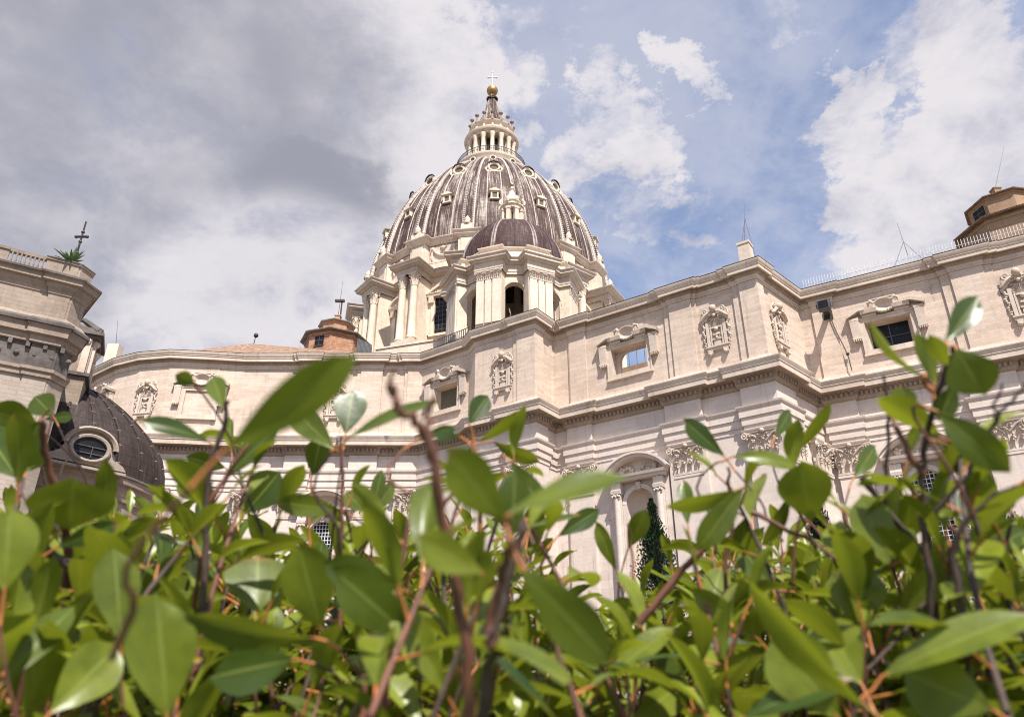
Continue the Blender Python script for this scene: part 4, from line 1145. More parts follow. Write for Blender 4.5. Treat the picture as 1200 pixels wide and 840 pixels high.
# ------------------------------------------------------------------ things fixed on the basilica
def mast(name, label, base, top, guys=(), r=.05, cat='antenna'):
    th = thing(name, label, cat, base, 'thin masts on the roofs')
    mb = MB(); n = 5
    mb.tube([tuple(base[i] + (top[i] - base[i]) * k / n for i in range(3)) for k in range(n + 1)], [r * (1 - .6 * k / n) for k in range(n + 1)], 5)
    mb.box(base[0] - .2, base[0] + .2, base[1] - .2, base[1] + .2, base[2], base[2] + .15)
    mb.build('pole', M['iron'], th)
    for gx in guys:
        m2 = MB(); h = tuple(base[i] + (top[i] - base[i]) * .62 for i in range(3)); m2.tube([h, (base[0] + gx[0], base[1] + gx[1], base[2] + gx[2])], .02, 4); m2.build('guy_wire', M['iron'], th)
    return th
top = at_y(873, 238, PED[1])
mast('lightning_rod', 'thin lightning rod with guy wires on the stone plinth at the outer corner', PED, (top[0], PED[1], top[2]), [(-.9, 0, -2.6), (1.3, .3, -3.0)])
b_ = at_y(1070.5, 303, 70.4); tp_ = at_y(1063, 261, 70.4)
bx, by, ba_ = wallpt('right', 12.4, -1.6)
zt = float(at_y(1063, 261, by)[2])
mast('lightning_rod', 'guyed lightning rod behind the white rail over the right wing', (bx, by, 46.0), (bx - .4, by, zt), [(-2.2, .6, .3), (2.0, -.6, .3)])
tp_ = at_y(1171, 172, 73.6)
mast('lightning_rod', 'slender lightning rod on the tan turret at the right edge', (57.7, 73.6, k2top), (float(tp_[0]) + .6, 73.6, float(tp_[2])))
tp_ = at_y(138, 375, 108)
mast('lightning_rod', 'faint lightning rod on the pale chimney at the far left end', CH2, (float(tp_[0]), 108, float(tp_[2])))
tp_ = at_y(394, 330, 107)
ms = mast('camera_mast', 'tall mast with a small camera on top of the brick turret', (KX, 107, k1top), (KX + .1, 107, float(tp_[2])))
q = MB(); z = k1top + 2.6; q.box(KX - .75, KX + .75, 106.7, 107.2, z, z + .35); q.tube([(KX + .35, 107, k1top - .5), (KX + .35, 107, z)], .12, 6); q.build('camera', M['frame_dark'], ms)
tp_ = at_y(297, 392, 106)
ms = mast('lamp_mast', 'short post with a small dark lamp above the tiled roof', (-40.2, 106.3, apex[2] - .4), (-40.0, 106.3, float(tp_[2])), r=.1)
q = MB(); q.ball((-40.0, 106.3, float(tp_[2])), .38, 8); q.build('lamp', M['frame_dark'], ms)

x, y, a = wallpt('right', 2.95, 0.26)
fl = thing('floodlight', 'black floodlight on a bracket arm jutting from the inner corner of the wall', 'floodlight', (x, y, 42.3))
xf = rotz((x, y, 42.3), a)
q = MB(); q.box(-.30, .30, -2.1, -.05, .10, .42, xf); q.box(-.5, .5, -.12, 0, -.3, .7, xf); q.build('arm', M['frame_dark'], fl)
q = MB(); q.box(-.62, .62, -2.9, -1.9, -.25, .75, xf, 0, (.1, .05)); q.box(-.5, .5, -2.98, -2.9, -.15, .65, xf, 1); q.tube([xf((-.75, -2.3, .1)), xf((-.75, -2.3, 1.0)), xf((.75, -2.3, 1.0)), xf((.75, -2.3, .1))], .08, 5); q.build('lamp_head', [M['iron'], M['glass']], fl)
q = MB(); q.tube([xf((0.2, -.15, 0)), xf((.5, -.12, -2.0)), xf((1.0, -.08, -4.2)), xf((1.2, -.10, -5.4)), xf((1.25, -.2, -7.0))], .06, 5); q.ball(xf((1.18, -.12, -5.0)), .2, 6); q.build('cable', M['frame_dark'], fl)

rt = thing('safety_rail', 'row of thin white rods along the roof edge of the right wing', 'railing', (*wallpt('right', 14, -1.3)[:2], 46.0))
q = MB(); nr = 92
for k in range(nr):
    x, y, a = wallpt('right', .8 + k * .31, -1.3); q.tube([(x, y, 46.0), (x + .06, y, 48.7)], .035, 4, caps=False)
for z in (46.9, 48.0):
    q.tube([(*wallpt('right', .8, -1.3)[:2], z), (*wallpt('right', .8 + 91 * .31, -1.3)[:2], z)], .03, 4)
q.build('rods', M['white_rod'], rt)
rp = thing('roof_railing', 'short grey railing on the roof left of the arched cupola', 'railing', (-8.3, 92.5, 46.2))
q = MB()
a0, a1 = np.array((-10.2, 94.2)), np.array((-5.6, 90.6))
for k in range(16):
    p = a0 + (a1 - a0) * k / 15; q.tube([(*p, 45.6), (*p, 48.9)], .06, 4, caps=False)
for z in (48.9, 47.8, 46.8): q.tube([(*a0, z), (*a1, z)], .06, 4)
q.build('bars', M['iron'], rp)

# ------------------------------------------------------------------ weathered palace corner on the left
PA = np.array((-39.4, 49.2)); pang = math.atan2(3.0, 4.9)
palace = thing('palace', 'grey weathered stone building with a balustrade and rounded corner at the left edge', 'building', (-36.0, 52.0, GROUND))
ploc = lambda s, y: tuple((PA + np.array(rot2((s, y), pang))).tolist())
def ppath(step, r=1.3, d=0.0):
    P = [(-18, .2 + d), (4.06, .2 + d), (4.06, .2 - step + d), (5.54, .2 - step + d), (5.54, .2 - step * .5 + d)]
    yc = .2 - step * .5 + d + r
    P += [(5.72 + (r - .35) * math.sin(R(tt)), yc - .35 - (r - .35) * math.cos(R(tt))) for tt in (0, 90)]
    x, y = P[-1]; P.append((x + 15 * math.cos(R(100)), y + 15 * math.sin(R(100))))
    return [ploc(*p) for p in P]
M['pale_grey'] = stone('grey_pink_stone', (0.27, .22, .18), (.37, .315, .27), (.09, .075, .065), .3, (1.1, .33, .10), .5)
pw = MB(); pp = ppath(.14)
pw.sweep(pp, [(0, 22.0), (0, 32.3)]); pw.build('upper_wall', M['weathered'], palace)
pw = MB(); pw.sweep(ppath(.14), [(.05, GROUND), (.05, 24.0)]); pw.build('lower_wall', M['pale_grey'], palace)
q = MB(); q.sweep(pp, [(0, 30.7), (.08, 30.75), (.12, 31.05), (.3, 31.25), (.34, 31.55), (.62, 31.62), (.62, 31.95), (.76, 32.05), (.78, 32.2), (-.2, 32.32)]); q.build('cornice', M['weathered'], palace)
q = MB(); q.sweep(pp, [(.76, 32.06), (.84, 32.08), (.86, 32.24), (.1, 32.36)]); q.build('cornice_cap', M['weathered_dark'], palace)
q = MB(); q.sweep(pp, [(.10, 26.35), (.3, 26.4), (.35, 26.9), (.62, 27.0), (.62, 27.55), (.74, 27.7), (.78, 27.95), (.5, 28.3), (.2, 28.7), (0, 28.75)]); q.build('lower_cornice', M['weathered'], palace)
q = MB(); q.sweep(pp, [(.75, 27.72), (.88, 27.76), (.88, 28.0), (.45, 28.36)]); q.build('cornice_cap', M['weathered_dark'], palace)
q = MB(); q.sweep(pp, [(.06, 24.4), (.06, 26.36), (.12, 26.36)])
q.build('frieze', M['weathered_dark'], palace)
q = MB(); xfp = rotz((PA[0], PA[1], 0), pang)
for k in range(-10, 6):                                       # triglyph-like consoles and round bosses under the cornice
    s = k * 1.15 + .3
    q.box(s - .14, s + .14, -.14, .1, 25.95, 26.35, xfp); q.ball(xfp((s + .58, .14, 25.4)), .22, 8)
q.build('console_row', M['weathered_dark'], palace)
q = MB(); q.sweep(pp, [(.05, 23.7), (.22, 23.72), (.22, 24.05), (.36, 24.15), (.36, 24.4), (.06, 24.45)]); q.build('architrave', M['weathered'], palace)
# parapet piers and balusters
q = MB(); pp3 = ppath(.14, 1.25, .12)
def pier_strip(pth): q.sweep(pth, [(.05, 32.3), (.12, 32.3), (.12, 32.5), (0, 32.55), (0, 33.65), (.10, 33.68), (.12, 33.88), (-.5, 33.9)])
pier_strip([ploc(-18, .32), ploc(.75, .32)])
pier_strip([ploc(3.30, .32), ploc(3.30, .20), *pp3[2:]])
q.sweep([ploc(.75, .45), ploc(3.3, .45)], [(.08, 32.3), (.08, 32.55), (-.3, 32.56)]); q.sweep([ploc(.75, .40), ploc(3.3, .40)], [(.0, 33.6), (.1, 33.62), (.12, 33.86), (-.25, 33.88), (-.25, 33.6), (0, 33.6)])
par = q.build('parapet', M['weathered'], palace)
bm = MB(); bm.lathe([(.085, -.1), (.085, .06), (.04, .12), (.085, .32), (.09, .42), (.045, .64), (.04, .72), (.08, .88), (.08, 1.06)], 10); bal_m = bm.mesh('baluster', M['weathered'], 50)
for k in range(8):
    for row in (0,):
        x, y = ploc(.98 + k * .30, .38); inst(bal_m, 'baluster', par, (x, y, 32.56), pang)
qc = MB(); qc.sweep([ploc(3.28, .12), ploc(3.28, .10), *ppath(.14, 1.35, -.02)[2:]], [(0.0, 33.84), (.06, 33.86), (.05, 33.93), (-.6, 33.95)]); qc.build('parapet_cap', M['weathered_dark'], palace)
# roof behind the parapet so that nothing is open from the side
q = MB(); q.poly([(*ploc(-18, .6), 32.35), *[(*p, 32.35) for p in ppath(.14, 1.2, .3)[3:]], (*ploc(-18, 16), 32.35)]); q.build('roof', M['roof_metal'], palace)
# ornate belfry stage standing behind the corner
bxp, byp = -41.5, 65.0
q = MB(); q.box(-1.7, 1.7, -1.7, 1.7, 20, 33.2, rotz((bxp, byp, 0), R(25)))
bel = q.build('belfry', M['weathered'], palace)
q = MB(); xfb = rotz((bxp, byp, 0), R(25))
for z, w_ in ((29.4, 2.0), (33.2, 2.15), (33.5, 2.4), (33.9, 2.15)): q.box(-w_, w_, -w_, w_, z, z + .32, xfb)
for s in (-1, 1): q.tube([xfb((s * 1.9, -1.9, 34.1)), xfb((s * 1.2, -1.9, 34.5)), xfb((s * .5, -1.9, 34.9)), xfb((0, -1.9, 35.0))], [.35, .32, .26, .2], 6)
for s in (-1, 1): q.tube([xfb((1.9, s * 1.9, 34.1)), xfb((1.9, s * 1.1, 34.5)), xfb((1.9, 0, 34.8))], [.35, .3, .2], 6)
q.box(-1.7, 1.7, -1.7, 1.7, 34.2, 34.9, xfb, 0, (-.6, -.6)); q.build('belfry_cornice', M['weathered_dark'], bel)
q = MB()
for s in (-1, 1):
    q.box(1.65, 1.95, s * 1.25 - .3, s * 1.25 + .3, 29.7, 33.2, xfb); q.ball(xfb((1.9, s * 1.25, 32.9)), .35, 6); q.box(s * 1.25 - .3, s * 1.25 + .3, -1.95, -1.65, 29.7, 33.2, xfb); q.ball(xfb((s * 1.25, -1.9, 32.9)), .35, 6)
q.torus(xfb((0, -1.75, 31.6)), .6, .16); q.ball(xfb((0, -1.75, 32.4)), .4, 6); q.ball(xfb((1.8, 0, 32.2)), .5, 6); q.ball(xfb((1.8, .1, 31.2)), .35, 6); q.build('belfry_pilaster', M['carved'], bel)

cx_, cy_ = ploc(5.45, .62)
ct = at_y(93.5, 260, cy_); cb = at_y(90, 297, cy_)
crs = thing('iron_cross', 'dark iron cross standing on the corner of the weathered building', 'cross', (float(cb[0]), cy_, 33.9))
q = MB(); bx_ = float(cb[0]); zt_ = float(ct[2]); q.tube([(bx_, cy_, 33.9), (bx_, cy_, 35.0), (bx_, cy_, zt_)], [.17, .10, .07], 6)
zc1 = 33.9 + (zt_ - 33.9) * .66
q.tube([(bx_ - .45, cy_, zc1), (bx_ + .45, cy_, zc1)], .12, 6)
for u, z in ((-.45, zc1), (.45, zc1), (0, zc1 + .45), (0, zc1 - .5)): q.ball((bx_ + u, cy_, z), .15, 6)
q.ball((bx_, cy_, 35.2), .15, 8); q.build('shaft', M['frame_dark'], crs)
agv = thing('agave', 'spiky green plant growing at the foot of the iron cross', 'plant', (bx_, cy_ - .4, 33.9))
q = MB(); r2 = random.Random(4)
for k in range(26):
    a = k * 2.4; el = R(r2.uniform(12, 75)); Ln = r2.uniform(1.1, 1.8)
    d = np.array((math.cos(a) * math.cos(el), math.sin(a) * math.cos(el), math.sin(el))); sd = np.array((-math.sin(a), math.cos(a), 0)); o_ = np.array((bx_, cy_ - .4, 33.95))
    rows = []
    for tt, w_ in ((0, .12), (.35, .14), (.7, .09), (1, .01)):
        p = o_ + d * Ln * tt - np.array((0, 0, .25 * tt * tt * math.cos(el))); rows.append([p - sd * w_, p + np.array((0, 0, -.03)), p + sd * w_])
    q.grid(rows)
q.build('leaf_rosette', M['agave'], agv, 60)

# ------------------------------------------------------------------ low chapel with a dark lead dome and oval dormer
HC = (-43.3, 70.0)
chapel = thing('chapel', 'low round chapel with dark lead dome and oval dormer, behind the grey building', 'chapel', (*HC, GROUND))
q = MB(); q.lathe([(9.2, GROUND), (9.2, 18.3), (9.4, 18.4), (9.4, 18.8), (9.5, 18.95), (9.55, 19.6), (9.85, 19.8), (9.9, 20.3), (9.8, 20.6), (9.6, 20.7)], 64, *HC); q.build('wall', M['weathered'], chapel, 40)
q = MB(); q.lathe([(9.88, 20.3), (10.0, 20.35), (9.98, 20.5), (9.6, 20.75)], 64, *HC); q.build('gutter', M['weathered_dark'], chapel, 40)
zz4 = [20.5 + 10.1 * math.sin(math.pi / 2 * k / 20) ** .9 for k in range(21)]
q = MB(); cr_ = lambda z: float(np.interp(30.6 - z, [0, .3, 1.0, 2.1, 3.2, 4.3, 5.5, 6.6, 7.8, 8.8, 10.2], [.05, 1.9, 3.5, 5.0, 6.3, 7.45, 8.45, 9.1, 9.5, 9.7, 9.8]))
q.lathe([(cr_(z), z) for z in zz4], 72, *HC, uvr=9.5); lead_d = q.build('lead_dome', M['lead_chapel'], chapel, 50)
rbm = MB(); rbm.tube([(0, -cr_(z) - .03, z) for z in zz4[:-1]], .13, 5)
for z in zz4[1:-2:2]: rbm.box(-.13, .13, -cr_(z) - .15, -cr_(z) + .1, z - .035, z + .035, None, 1)
rbm_m = rbm.mesh('seam_roll', [M['lead_chapel'], M['pale_grey']], 50)
for k in range(24): inst(rbm_m, 'seam_roll', lead_d, (*HC, 0), R(k * 15))
cl2 = MB(); cl2.lathe([(1.5, 30.2), (1.5, 30.5), (.1, 30.75)], 16, *HC); cl2.build('cap', M['lead_chapel'], lead_d, 40)
# oval dormer
ad = R(44); rr_ = 10.45
q = MB(); N = 22; rows = []
for r, o in [(1.55, 3.0), (1.55, -.12), (1.42, -.22), (1.22, -.18), (1.18, .05)]:
    rows.append([(r * 1.12 * math.cos(2 * math.pi * k / N), -rr_ + .35 + o, 22.0 + r * .82 * math.sin(2 * math.pi * k / N)) for k in range(N)])
q.grid(rows, wrap=True)
rows = []
for r, o in [(1.95, 3.5), (2.0, -.3), (1.8, -.42), (1.62, -.25), (1.6, 0.3)]:
    rows.append([(r * 1.12 * math.cos(math.pi * k / 16), -rr_ + .35 + o, 22.1 + r * .9 * math.sin(math.pi * k / 16)) for k in range(17)])
q.grid(rows)
sec = [(-3.3, 20.6), (3.3, 20.6), (3.0, 21.0), (2.3, 21.4), (1.95, 22.1)] + [(1.95 * math.cos(math.pi * k / 10), 22.1 + 1.65 * math.sin(math.pi * k / 10)) for k in range(1, 10)] + [(-1.95, 22.1), (-2.3, 21.4), (-3.0, 21.0)]
q.poly([(u, -rr_ + .42, z) for u, z in sec])
for k in range(len(sec)):
    (u0, z0), (u1, z1) = sec[k], sec[(k + 1) % len(sec)]; q.quad((u0, -rr_ + .42, z0), (u1, -rr_ + .42, z1), (u1, -rr_ + 3.5, z1), (u0, -rr_ + 3.5, z0))
q.box(-3.2, 3.2, -rr_ - .1, -rr_ + 1, 20.1, 20.32)
dor = q.build('dormer', M['pale_grey'], chapel, 40, loc=(*HC, 0), rot=ad)
q = MB(); q.poly([(1.2 * 1.12 * math.cos(2 * math.pi * k / N), -rr_ + .36, 22.0 + 1.2 * .82 * math.sin(2 * math.pi * k / N)) for k in range(N)])
q.box(-1.2, 1.2, -rr_ + .25, -rr_ + .33, 22.1, 22.17, None, 1); q.box(-1.2, 1.2, -rr_ + .25, -rr_ + .33, 21.5, 21.57, None, 1); q.box(.15, .21, -rr_ + .25, -rr_ + .33, 21.2, 22.1, None, 1)
q.build('oval_window', [M['glass'], M['iron']], dor)

# ------------------------------------------------------------------ dark conifers between hedge and wall
def conifer(name, label, px, top_py, y, width, seed):
    tpz = at_y(px, top_py, y); x = float(tpz[0]); ztop = float(tpz[2]); r2 = random.Random(seed)
    th = thing(name, label, 'tree', (x, y, GROUND), 'dark conifers before the wall')
    H = ztop - GROUND
    q = MB(); q.tube([(x + .08 * math.sin(k), y + .06 * math.cos(2 * k), GROUND + H * .9 * k / 8) for k in range(9)], [.28 * (1 - .9 * k / 8) for k in range(9)], 8)
    for k in range(24):
        z = GROUND + H * (.12 + .75 * k / 24); a = k * 2.4; rr = width * .75 * (1 - (z - GROUND) / H) ** .6
        q.tube([(x, y, z), (x + rr * .6 * math.cos(a), y + rr * .6 * math.sin(a), z + .5 * rr), (x + rr * math.cos(a), y + rr * math.sin(a), z + 1.3 * rr)], [.07, .045, .015], 5)
    q.build('trunk', M['bark'], th, 60)
    c = MB(); nb = 210
    for k in range(nb):
        f = (k + .5) / nb; z0 = GROUND + H * (.10 + .90 * f); a = k * 2.399 + r2.uniform(-.4, .4)
        env = width * min(1, (1 - f) * 2.1 + .015) ** .9 * (0.45 + .75 * r2.random() ** 1.4)
        for j in range(90):
            q_ = r2.random() ** .5; ln = env * q_
            aa = a + r2.gauss(0, .55); zz_ = z0 + ln * r2.uniform(.5, 1.5) * .8 + r2.gauss(0, .18)
            p = np.array((x + ln * math.cos(aa), y + ln * math.sin(aa), min(zz_, ztop + .1)))
            up = np.array((math.cos(aa) * .45 + r2.gauss(0, .3), math.sin(aa) * .45 + r2.gauss(0, .3), 1.0)); up /= np.linalg.norm(up)
            sd = np.cross(up, (r2.gauss(0, 1), r2.gauss(0, 1), .1)); sd /= np.linalg.norm(sd) + 1e-9
            L_ = r2.uniform(.09, .24); w_ = L_ * r2.uniform(.18, .34)
            c.poly([p, p + up * L_ * .5 + sd * w_, p + up * L_, p + up * L_ * .5 - sd * w_]); c.tint += [r2.random()] * 4
    c.build('crown', M['needle'], th)
conifer('conifer_tree', 'dark conifer in front of the arched niche in the pale wall', 763, 588, 50.0, 1.65, 1)
conifer('conifer_tree', 'dark conifer near the right edge beside the lattice window', 1140, 543, 46.0, 1.9, 2)
conifer('conifer_tree', 'thin dark conifer seen between the hedge leaves right of centre', 950, 560, 48.0, 1.15, 3)

# ------------------------------------------------------------------ the clipped evergreen hedge in front of the camera: separate shrubs
# every shrub stands on the lawn; its shoots are stems with stalked obovate leaves
SHRUBS = [  # x in the photo where its middle is, label
    (20, 'leafy green hedge shrub at the far left, before the weathered stone building'),
    (150, 'broad leafy hedge shrub in front of the dark lead chapel dome'),
    (270, 'tall hedge shrub whose big blurred leaf crosses the left end of the basilica'),
    (400, 'hedge shrub with a dark upright pair of leaves on a thin red stem'),
    (530, 'hedge shrub with a thick blurred bare brown stem below the dome'),
    (640, 'hedge shrub with dark leaf tips just right of the thick brown stem'),
    (750, 'low hedge shrub with reddish twigs in front of the niche conifer'),
    (880, 'hedge shrub with arching yellow edged leaves right of the niche conifer'),
    (1000, 'dense yellow green hedge shrub below the inner corner of the wall'),
    (1100, 'tallest hedge shrub whose single shoot rises in front of the right window'),
    (1200, 'hedge shrub with thin grey twigs at the far right edge'),
]
GRP = 'shrubs of the evergreen hedge'
shr = []
for px, lab in SHRUBS:
    p = at_r(px, 800, 0.85)
    th = thing('hedge_shrub', lab, 'shrub', (float(p[0]), float(p[1]), GROUND), GRP)
    shr.append({'px': px, 'o': th, 'leaves': [], 'stems': [], 'c': (float(p[0]), float(p[1]))})
def owner(px): return min(shr, key=lambda s: abs(s['px'] - px))
CAMV = np.zeros(3)
def unit(v): return v / (np.linalg.norm(v) + 1e-12)

def leaf_points(base, tip, nrm, width, curl, fold, tint, petl, r2, stalk_dir=None):
    ax = tip - base; L = np.linalg.norm(ax); ax = ax / L
    nrm = unit(nrm - ax * (nrm @ ax)); sd = np.cross(ax, nrm)
    NL, NW = 9, 6
    rows = []; wav = r2.uniform(0, 6)
    nt = r2.uniform(-.04, .04)
    for i in range(NL + 1):
        t_ = i / NL
        # obovate outline, blunt tip with a small point
        w_ = math.sin(math.pi * min(1, t_ ** 1.25)) ** .72 if t_ < 1 else 0
        w_ = max(w_ * (0.74 + .34 * t_), 0.035 if t_ < .99 else .012)
        c_ = base + ax * L * t_ + nrm * (-curl * L * (t_ * t_ - .25 * t_))
        row = []
        for j in range(NW + 1):
            s_ = (j / NW - .5) * 2
            ww = width / 2 * w_
            off = sd * ww * s_ * (1 - .25 * abs(fold) * abs(s_)) + nrm * (fold * ww * abs(s_) * .9 + .012 * L * math.sin(7 * t_ + wav + 2 * s_) * abs(s_))
            row.append(c_ + off + ax * (nt * L * s_ * t_))
        rows.append(row)
    return rows, ax, nrm, sd, L
def add_leaf(mb, rows, ax, nrm, sd, L, tint, petl, stalk_to=None, pr=.00075):
    nv0 = len(mb.v); NW = len(rows[0]) - 1; NL = len(rows) - 1
    mb.grid(rows, uv=lambda i, j: (j / NW, i / NL))
    b = rows[0][NW // 2]
    e = stalk_to if stalk_to is not None else b - ax * petl - nrm * petl * .15
    mid = (b + e) / 2 - nrm * petl * .12 + ax * 0
    mb.tube([tuple(e), tuple(mid), tuple(b), tuple(rows[1][NW // 2] - nrm * .0006)], [pr * 1.25, pr, pr * .9, pr * .4], 5, mi=1)
    mb.tint += [tint] * (len(mb.v) - nv0)
LEAFM = [M['leaf'], M['petiole']]

r2 = random.Random(11)
# prominent leaves: base px, tip px, width px, tint (0 dark .. 1 yellow green), curl, fold, distance or None
PL = [
 (48, 492, 18, 553, 46, .15, .10, .25, None), (62, 487, 40, 464, 30, .25, .1, .1, None), (52, 491, 88, 487, 13, .15, .2, .2, None), (45, 500, -15, 478, 34, .3, .1, .2, None),
 (20, 560, -20, 500, 50, .2, .1, .2, None), (82, 620, 86, 562, 88, .85, .1, .35, .55), (66, 641, 138, 614, 24, .05, .35, .35, .5), (5, 692, 12, 596, 58, .9, .15, .2, .40),
 (142, 752, 134, 642, 50, .55, .12, .35, .42), (160, 745, 176, 690, 30, .75, .1, .3, None), (196, 842, 184, 698, 74, .7, .1, .15, .36), (58, 836, 142, 752, 60, .8, .3, .3, .40), (-2, 806, 88, 700, 34, .35, .35, .3, .42),
 (300, 718, 303, 650, 78, .45, .1, .2, .5), (372, 748, 218, 742, 34, .2, .5, .35, .36), (376, 738, 350, 638, 62, .65, .1, .3, .44), (346, 772, 250, 792, 54, .15, .3, .2, .40), (266, 700, 188, 688, 36, .75, .3, .3, None),
 (246, 518, 168, 486, 20, .10, .45, .4, .50), (228, 449, 207, 439, 18, .05, .1, .2, .55), (262, 480, 248, 437, 26, .4, .2, .3, .5), (264, 528, 418, 418, 58, .62, .22, .2, .22), (262, 562, 326, 497, 24, .25, .15, .3, None),
 (271, 528, 268, 488, 14, .7, .1, .5, None), (264, 548, 222, 536, 22, .1, .3, .2, None), (286, 602, 328, 553, 46, .1, .15, .35, None), (290, 600, 318, 640, 26, .6, .2, .2, None), (245, 590, 205, 560, 26, .55, .3, .2, None),
 (405, 508, 414, 455, 42, .10, .1, .1, .60), (392, 527, 338, 474, 36, .45, .1, .25, .55), (408, 512, 512, 464, 16, .3, .15, .3, .42), (366, 557, 376, 512, 30, .05, .2, .2, .7),
 (400, 598, 325, 588, 28, .6, .3, .25, .6), (428, 600, 405, 575, 24, .5, .2, .2, .8), (432, 602, 470, 563, 20, .45, .35, .25, .8), (436, 600, 448, 550, 18, .25, .2, .3, .8),
 (495, 512, 536, 500, 16, .05, .4, .3, .40), (540, 512, 506, 506, 22, .3, .2, .2, .42), (592, 612, 524, 528, 62, .75, .15, .15, .24), (610, 664, 718, 780, 66, .40, .25, .2, .24), (566, 672, 488, 630, 48, .9, .2, .2, .26),
 (482, 748, 392, 668, 60, .3, .25, .25, .36), (590, 606, 732, 540, 34, .55, .3, .2, .24), (600, 632, 604, 548, 40, .25, .3, .3, .36), (472, 690, 378, 660, 44, .2, .25, .25, .38),
 (549, 497, 572, 462, 28, .05, .15, .2, .62), (562, 517, 614, 486, 16, .2, .3, .2, .62), (578, 517, 634, 548, 22, .15, .5, .25, .60), (556, 520, 540, 560, 24, .35, .3, .3, .6), (598, 540, 640, 600, 30, .3, .3, .3, .5),
 (850, 536, 799, 490, 26, .10, .25, .3, .60), (862, 574, 790, 606, 22, .8, .85, .3, .50), (872, 570, 818, 644, 34, .45, .25, .25, .48), (858, 535, 936, 536, 20, .7, .7, .3, .52), (934, 528, 974, 476, 16, .6, .2, .3, .62), (908, 512, 928, 480, 18, .2, .1, .2, .7),
 (950, 610, 938, 542, 62, .80, .12, .2, .50), (874, 606, 868, 654, 36, .05, .3, .3, .55), (926, 578, 900, 644, 18, .05, .45, .3, .55), (806, 615, 800, 560, 22, .3, .3, .3, .6),
 (1108, 402, 1148, 345, 30, .10, .15, .25, .46), (1082, 442, 1006, 380, 14, .75, .35, .5, .42), (1120, 408, 1152, 462, 52, .40, .2, .15, .44), (1063, 490, 1056, 452, 28, .5, .1, .2, .50), (1098, 482, 1180, 550, 40, .35, .5, .3, .40),
 (1108, 520, 1128, 552, 40, .6, .2, .2, .46), (1205, 562, 1148, 612, 24, .2, .2, .3, .42), (1110, 430, 1092, 396, 20, .6, .3, .3, .45), (1120, 450, 1100, 492, 26, .15, .2, .2, .45),
 (1042, 664, 1008, 578, 48, .70, .15, .25, .48), (1028, 838, 858, 688, 36, .75, .3, .4, .34), (888, 748, 810, 692, 30, .7, .2, .25, .5), (984, 842, 904, 742, 76, .75, .15, .25, .38), (1010, 802, 962, 722, 62, .8, .1, .3, .42),
 (1016, 735, 1000, 668, 62, .7, .1, .2, .46), (1052, 722, 1112, 662, 36, .85, .15, .3, .48), (1034, 792, 1205, 706, 42, .7, .25, .3, .36), (1165, 832, 1056, 786, 72, .65, .15, .2, .36), (1118, 672, 1180, 642, 26, .85, .2, .2, .5),
 (1150, 648, 1206, 620, 30, .25, .2, .2, .5), (868, 842, 990, 784, 32, .15, .4, .3, .38), (704, 802, 788, 728, 28, .8, .2, .3, .48), (744, 842, 806, 796, 46, .8, .1, .2, .48), (822, 768, 766, 768, 40, .25, .2, .2, .5),
 (760, 708, 712, 722, 36, .8, .2, .2, .6), (722, 668, 698, 612, 20, .5, .2, .3, .7), (736, 642, 757, 598, 26, .55, .2, .3, .7), (654, 628, 704, 596, 26, .1, .35, .3, .6), (668, 700, 636, 690, 16, .05, .2, .2, .8),
 (690, 760, 640, 720, 36, .6, .2, .2, .5), (905, 690, 868, 640, 34, .35, .2, .3, .6), (830, 720, 846, 660, 34, .65, .2, .3, .6), (1060, 640, 1068, 580, 36, .5, .2, .2, .55), (1185, 700, 1150, 660, 30, .6, .3, .3, .5), (1000, 560, 1030, 520, 22, .3, .25, .3, .7),
]
PLL = []
for (bx, by, tx, ty, wpx, tint, curl, fold, dist) in PL:
    lp = math.hypot(tx - bx, ty - by)
    d0 = dist or min(max(900 * .055 / max(lp, 1), .36), .9)
    fore = r2.uniform(-.04, .06)
    b = at_r(bx, by, d0); tp = at_r(tx, ty, d0 * (1 + fore))
    ax = unit(tp - b); toc = unit(-b); sdw = unit(np.cross(ax, toc)); n0 = unit(np.cross(sdw, ax))
    L = np.linalg.norm(tp - b)
    wtrue = max(wpx / 900 * d0, .34 * L)
    ang = math.acos(min(1, wpx / 900 * d0 / wtrue)) * (1 if r2.random() < .7 else -1)
    # dark leaves show the shaded or upper face, turned upward
    nr = n0 * math.cos(ang) + sdw * math.sin(ang) * (1 if sdw[2] > 0 else -1) * -1
    rows = leaf_points(b, tp, nr, wtrue, curl * .55, fold * .7, tint, 0, r2)
    PLL.append((owner((bx + tx) / 2), rows, tint, b, lp * wpx, unit(tp - b)))

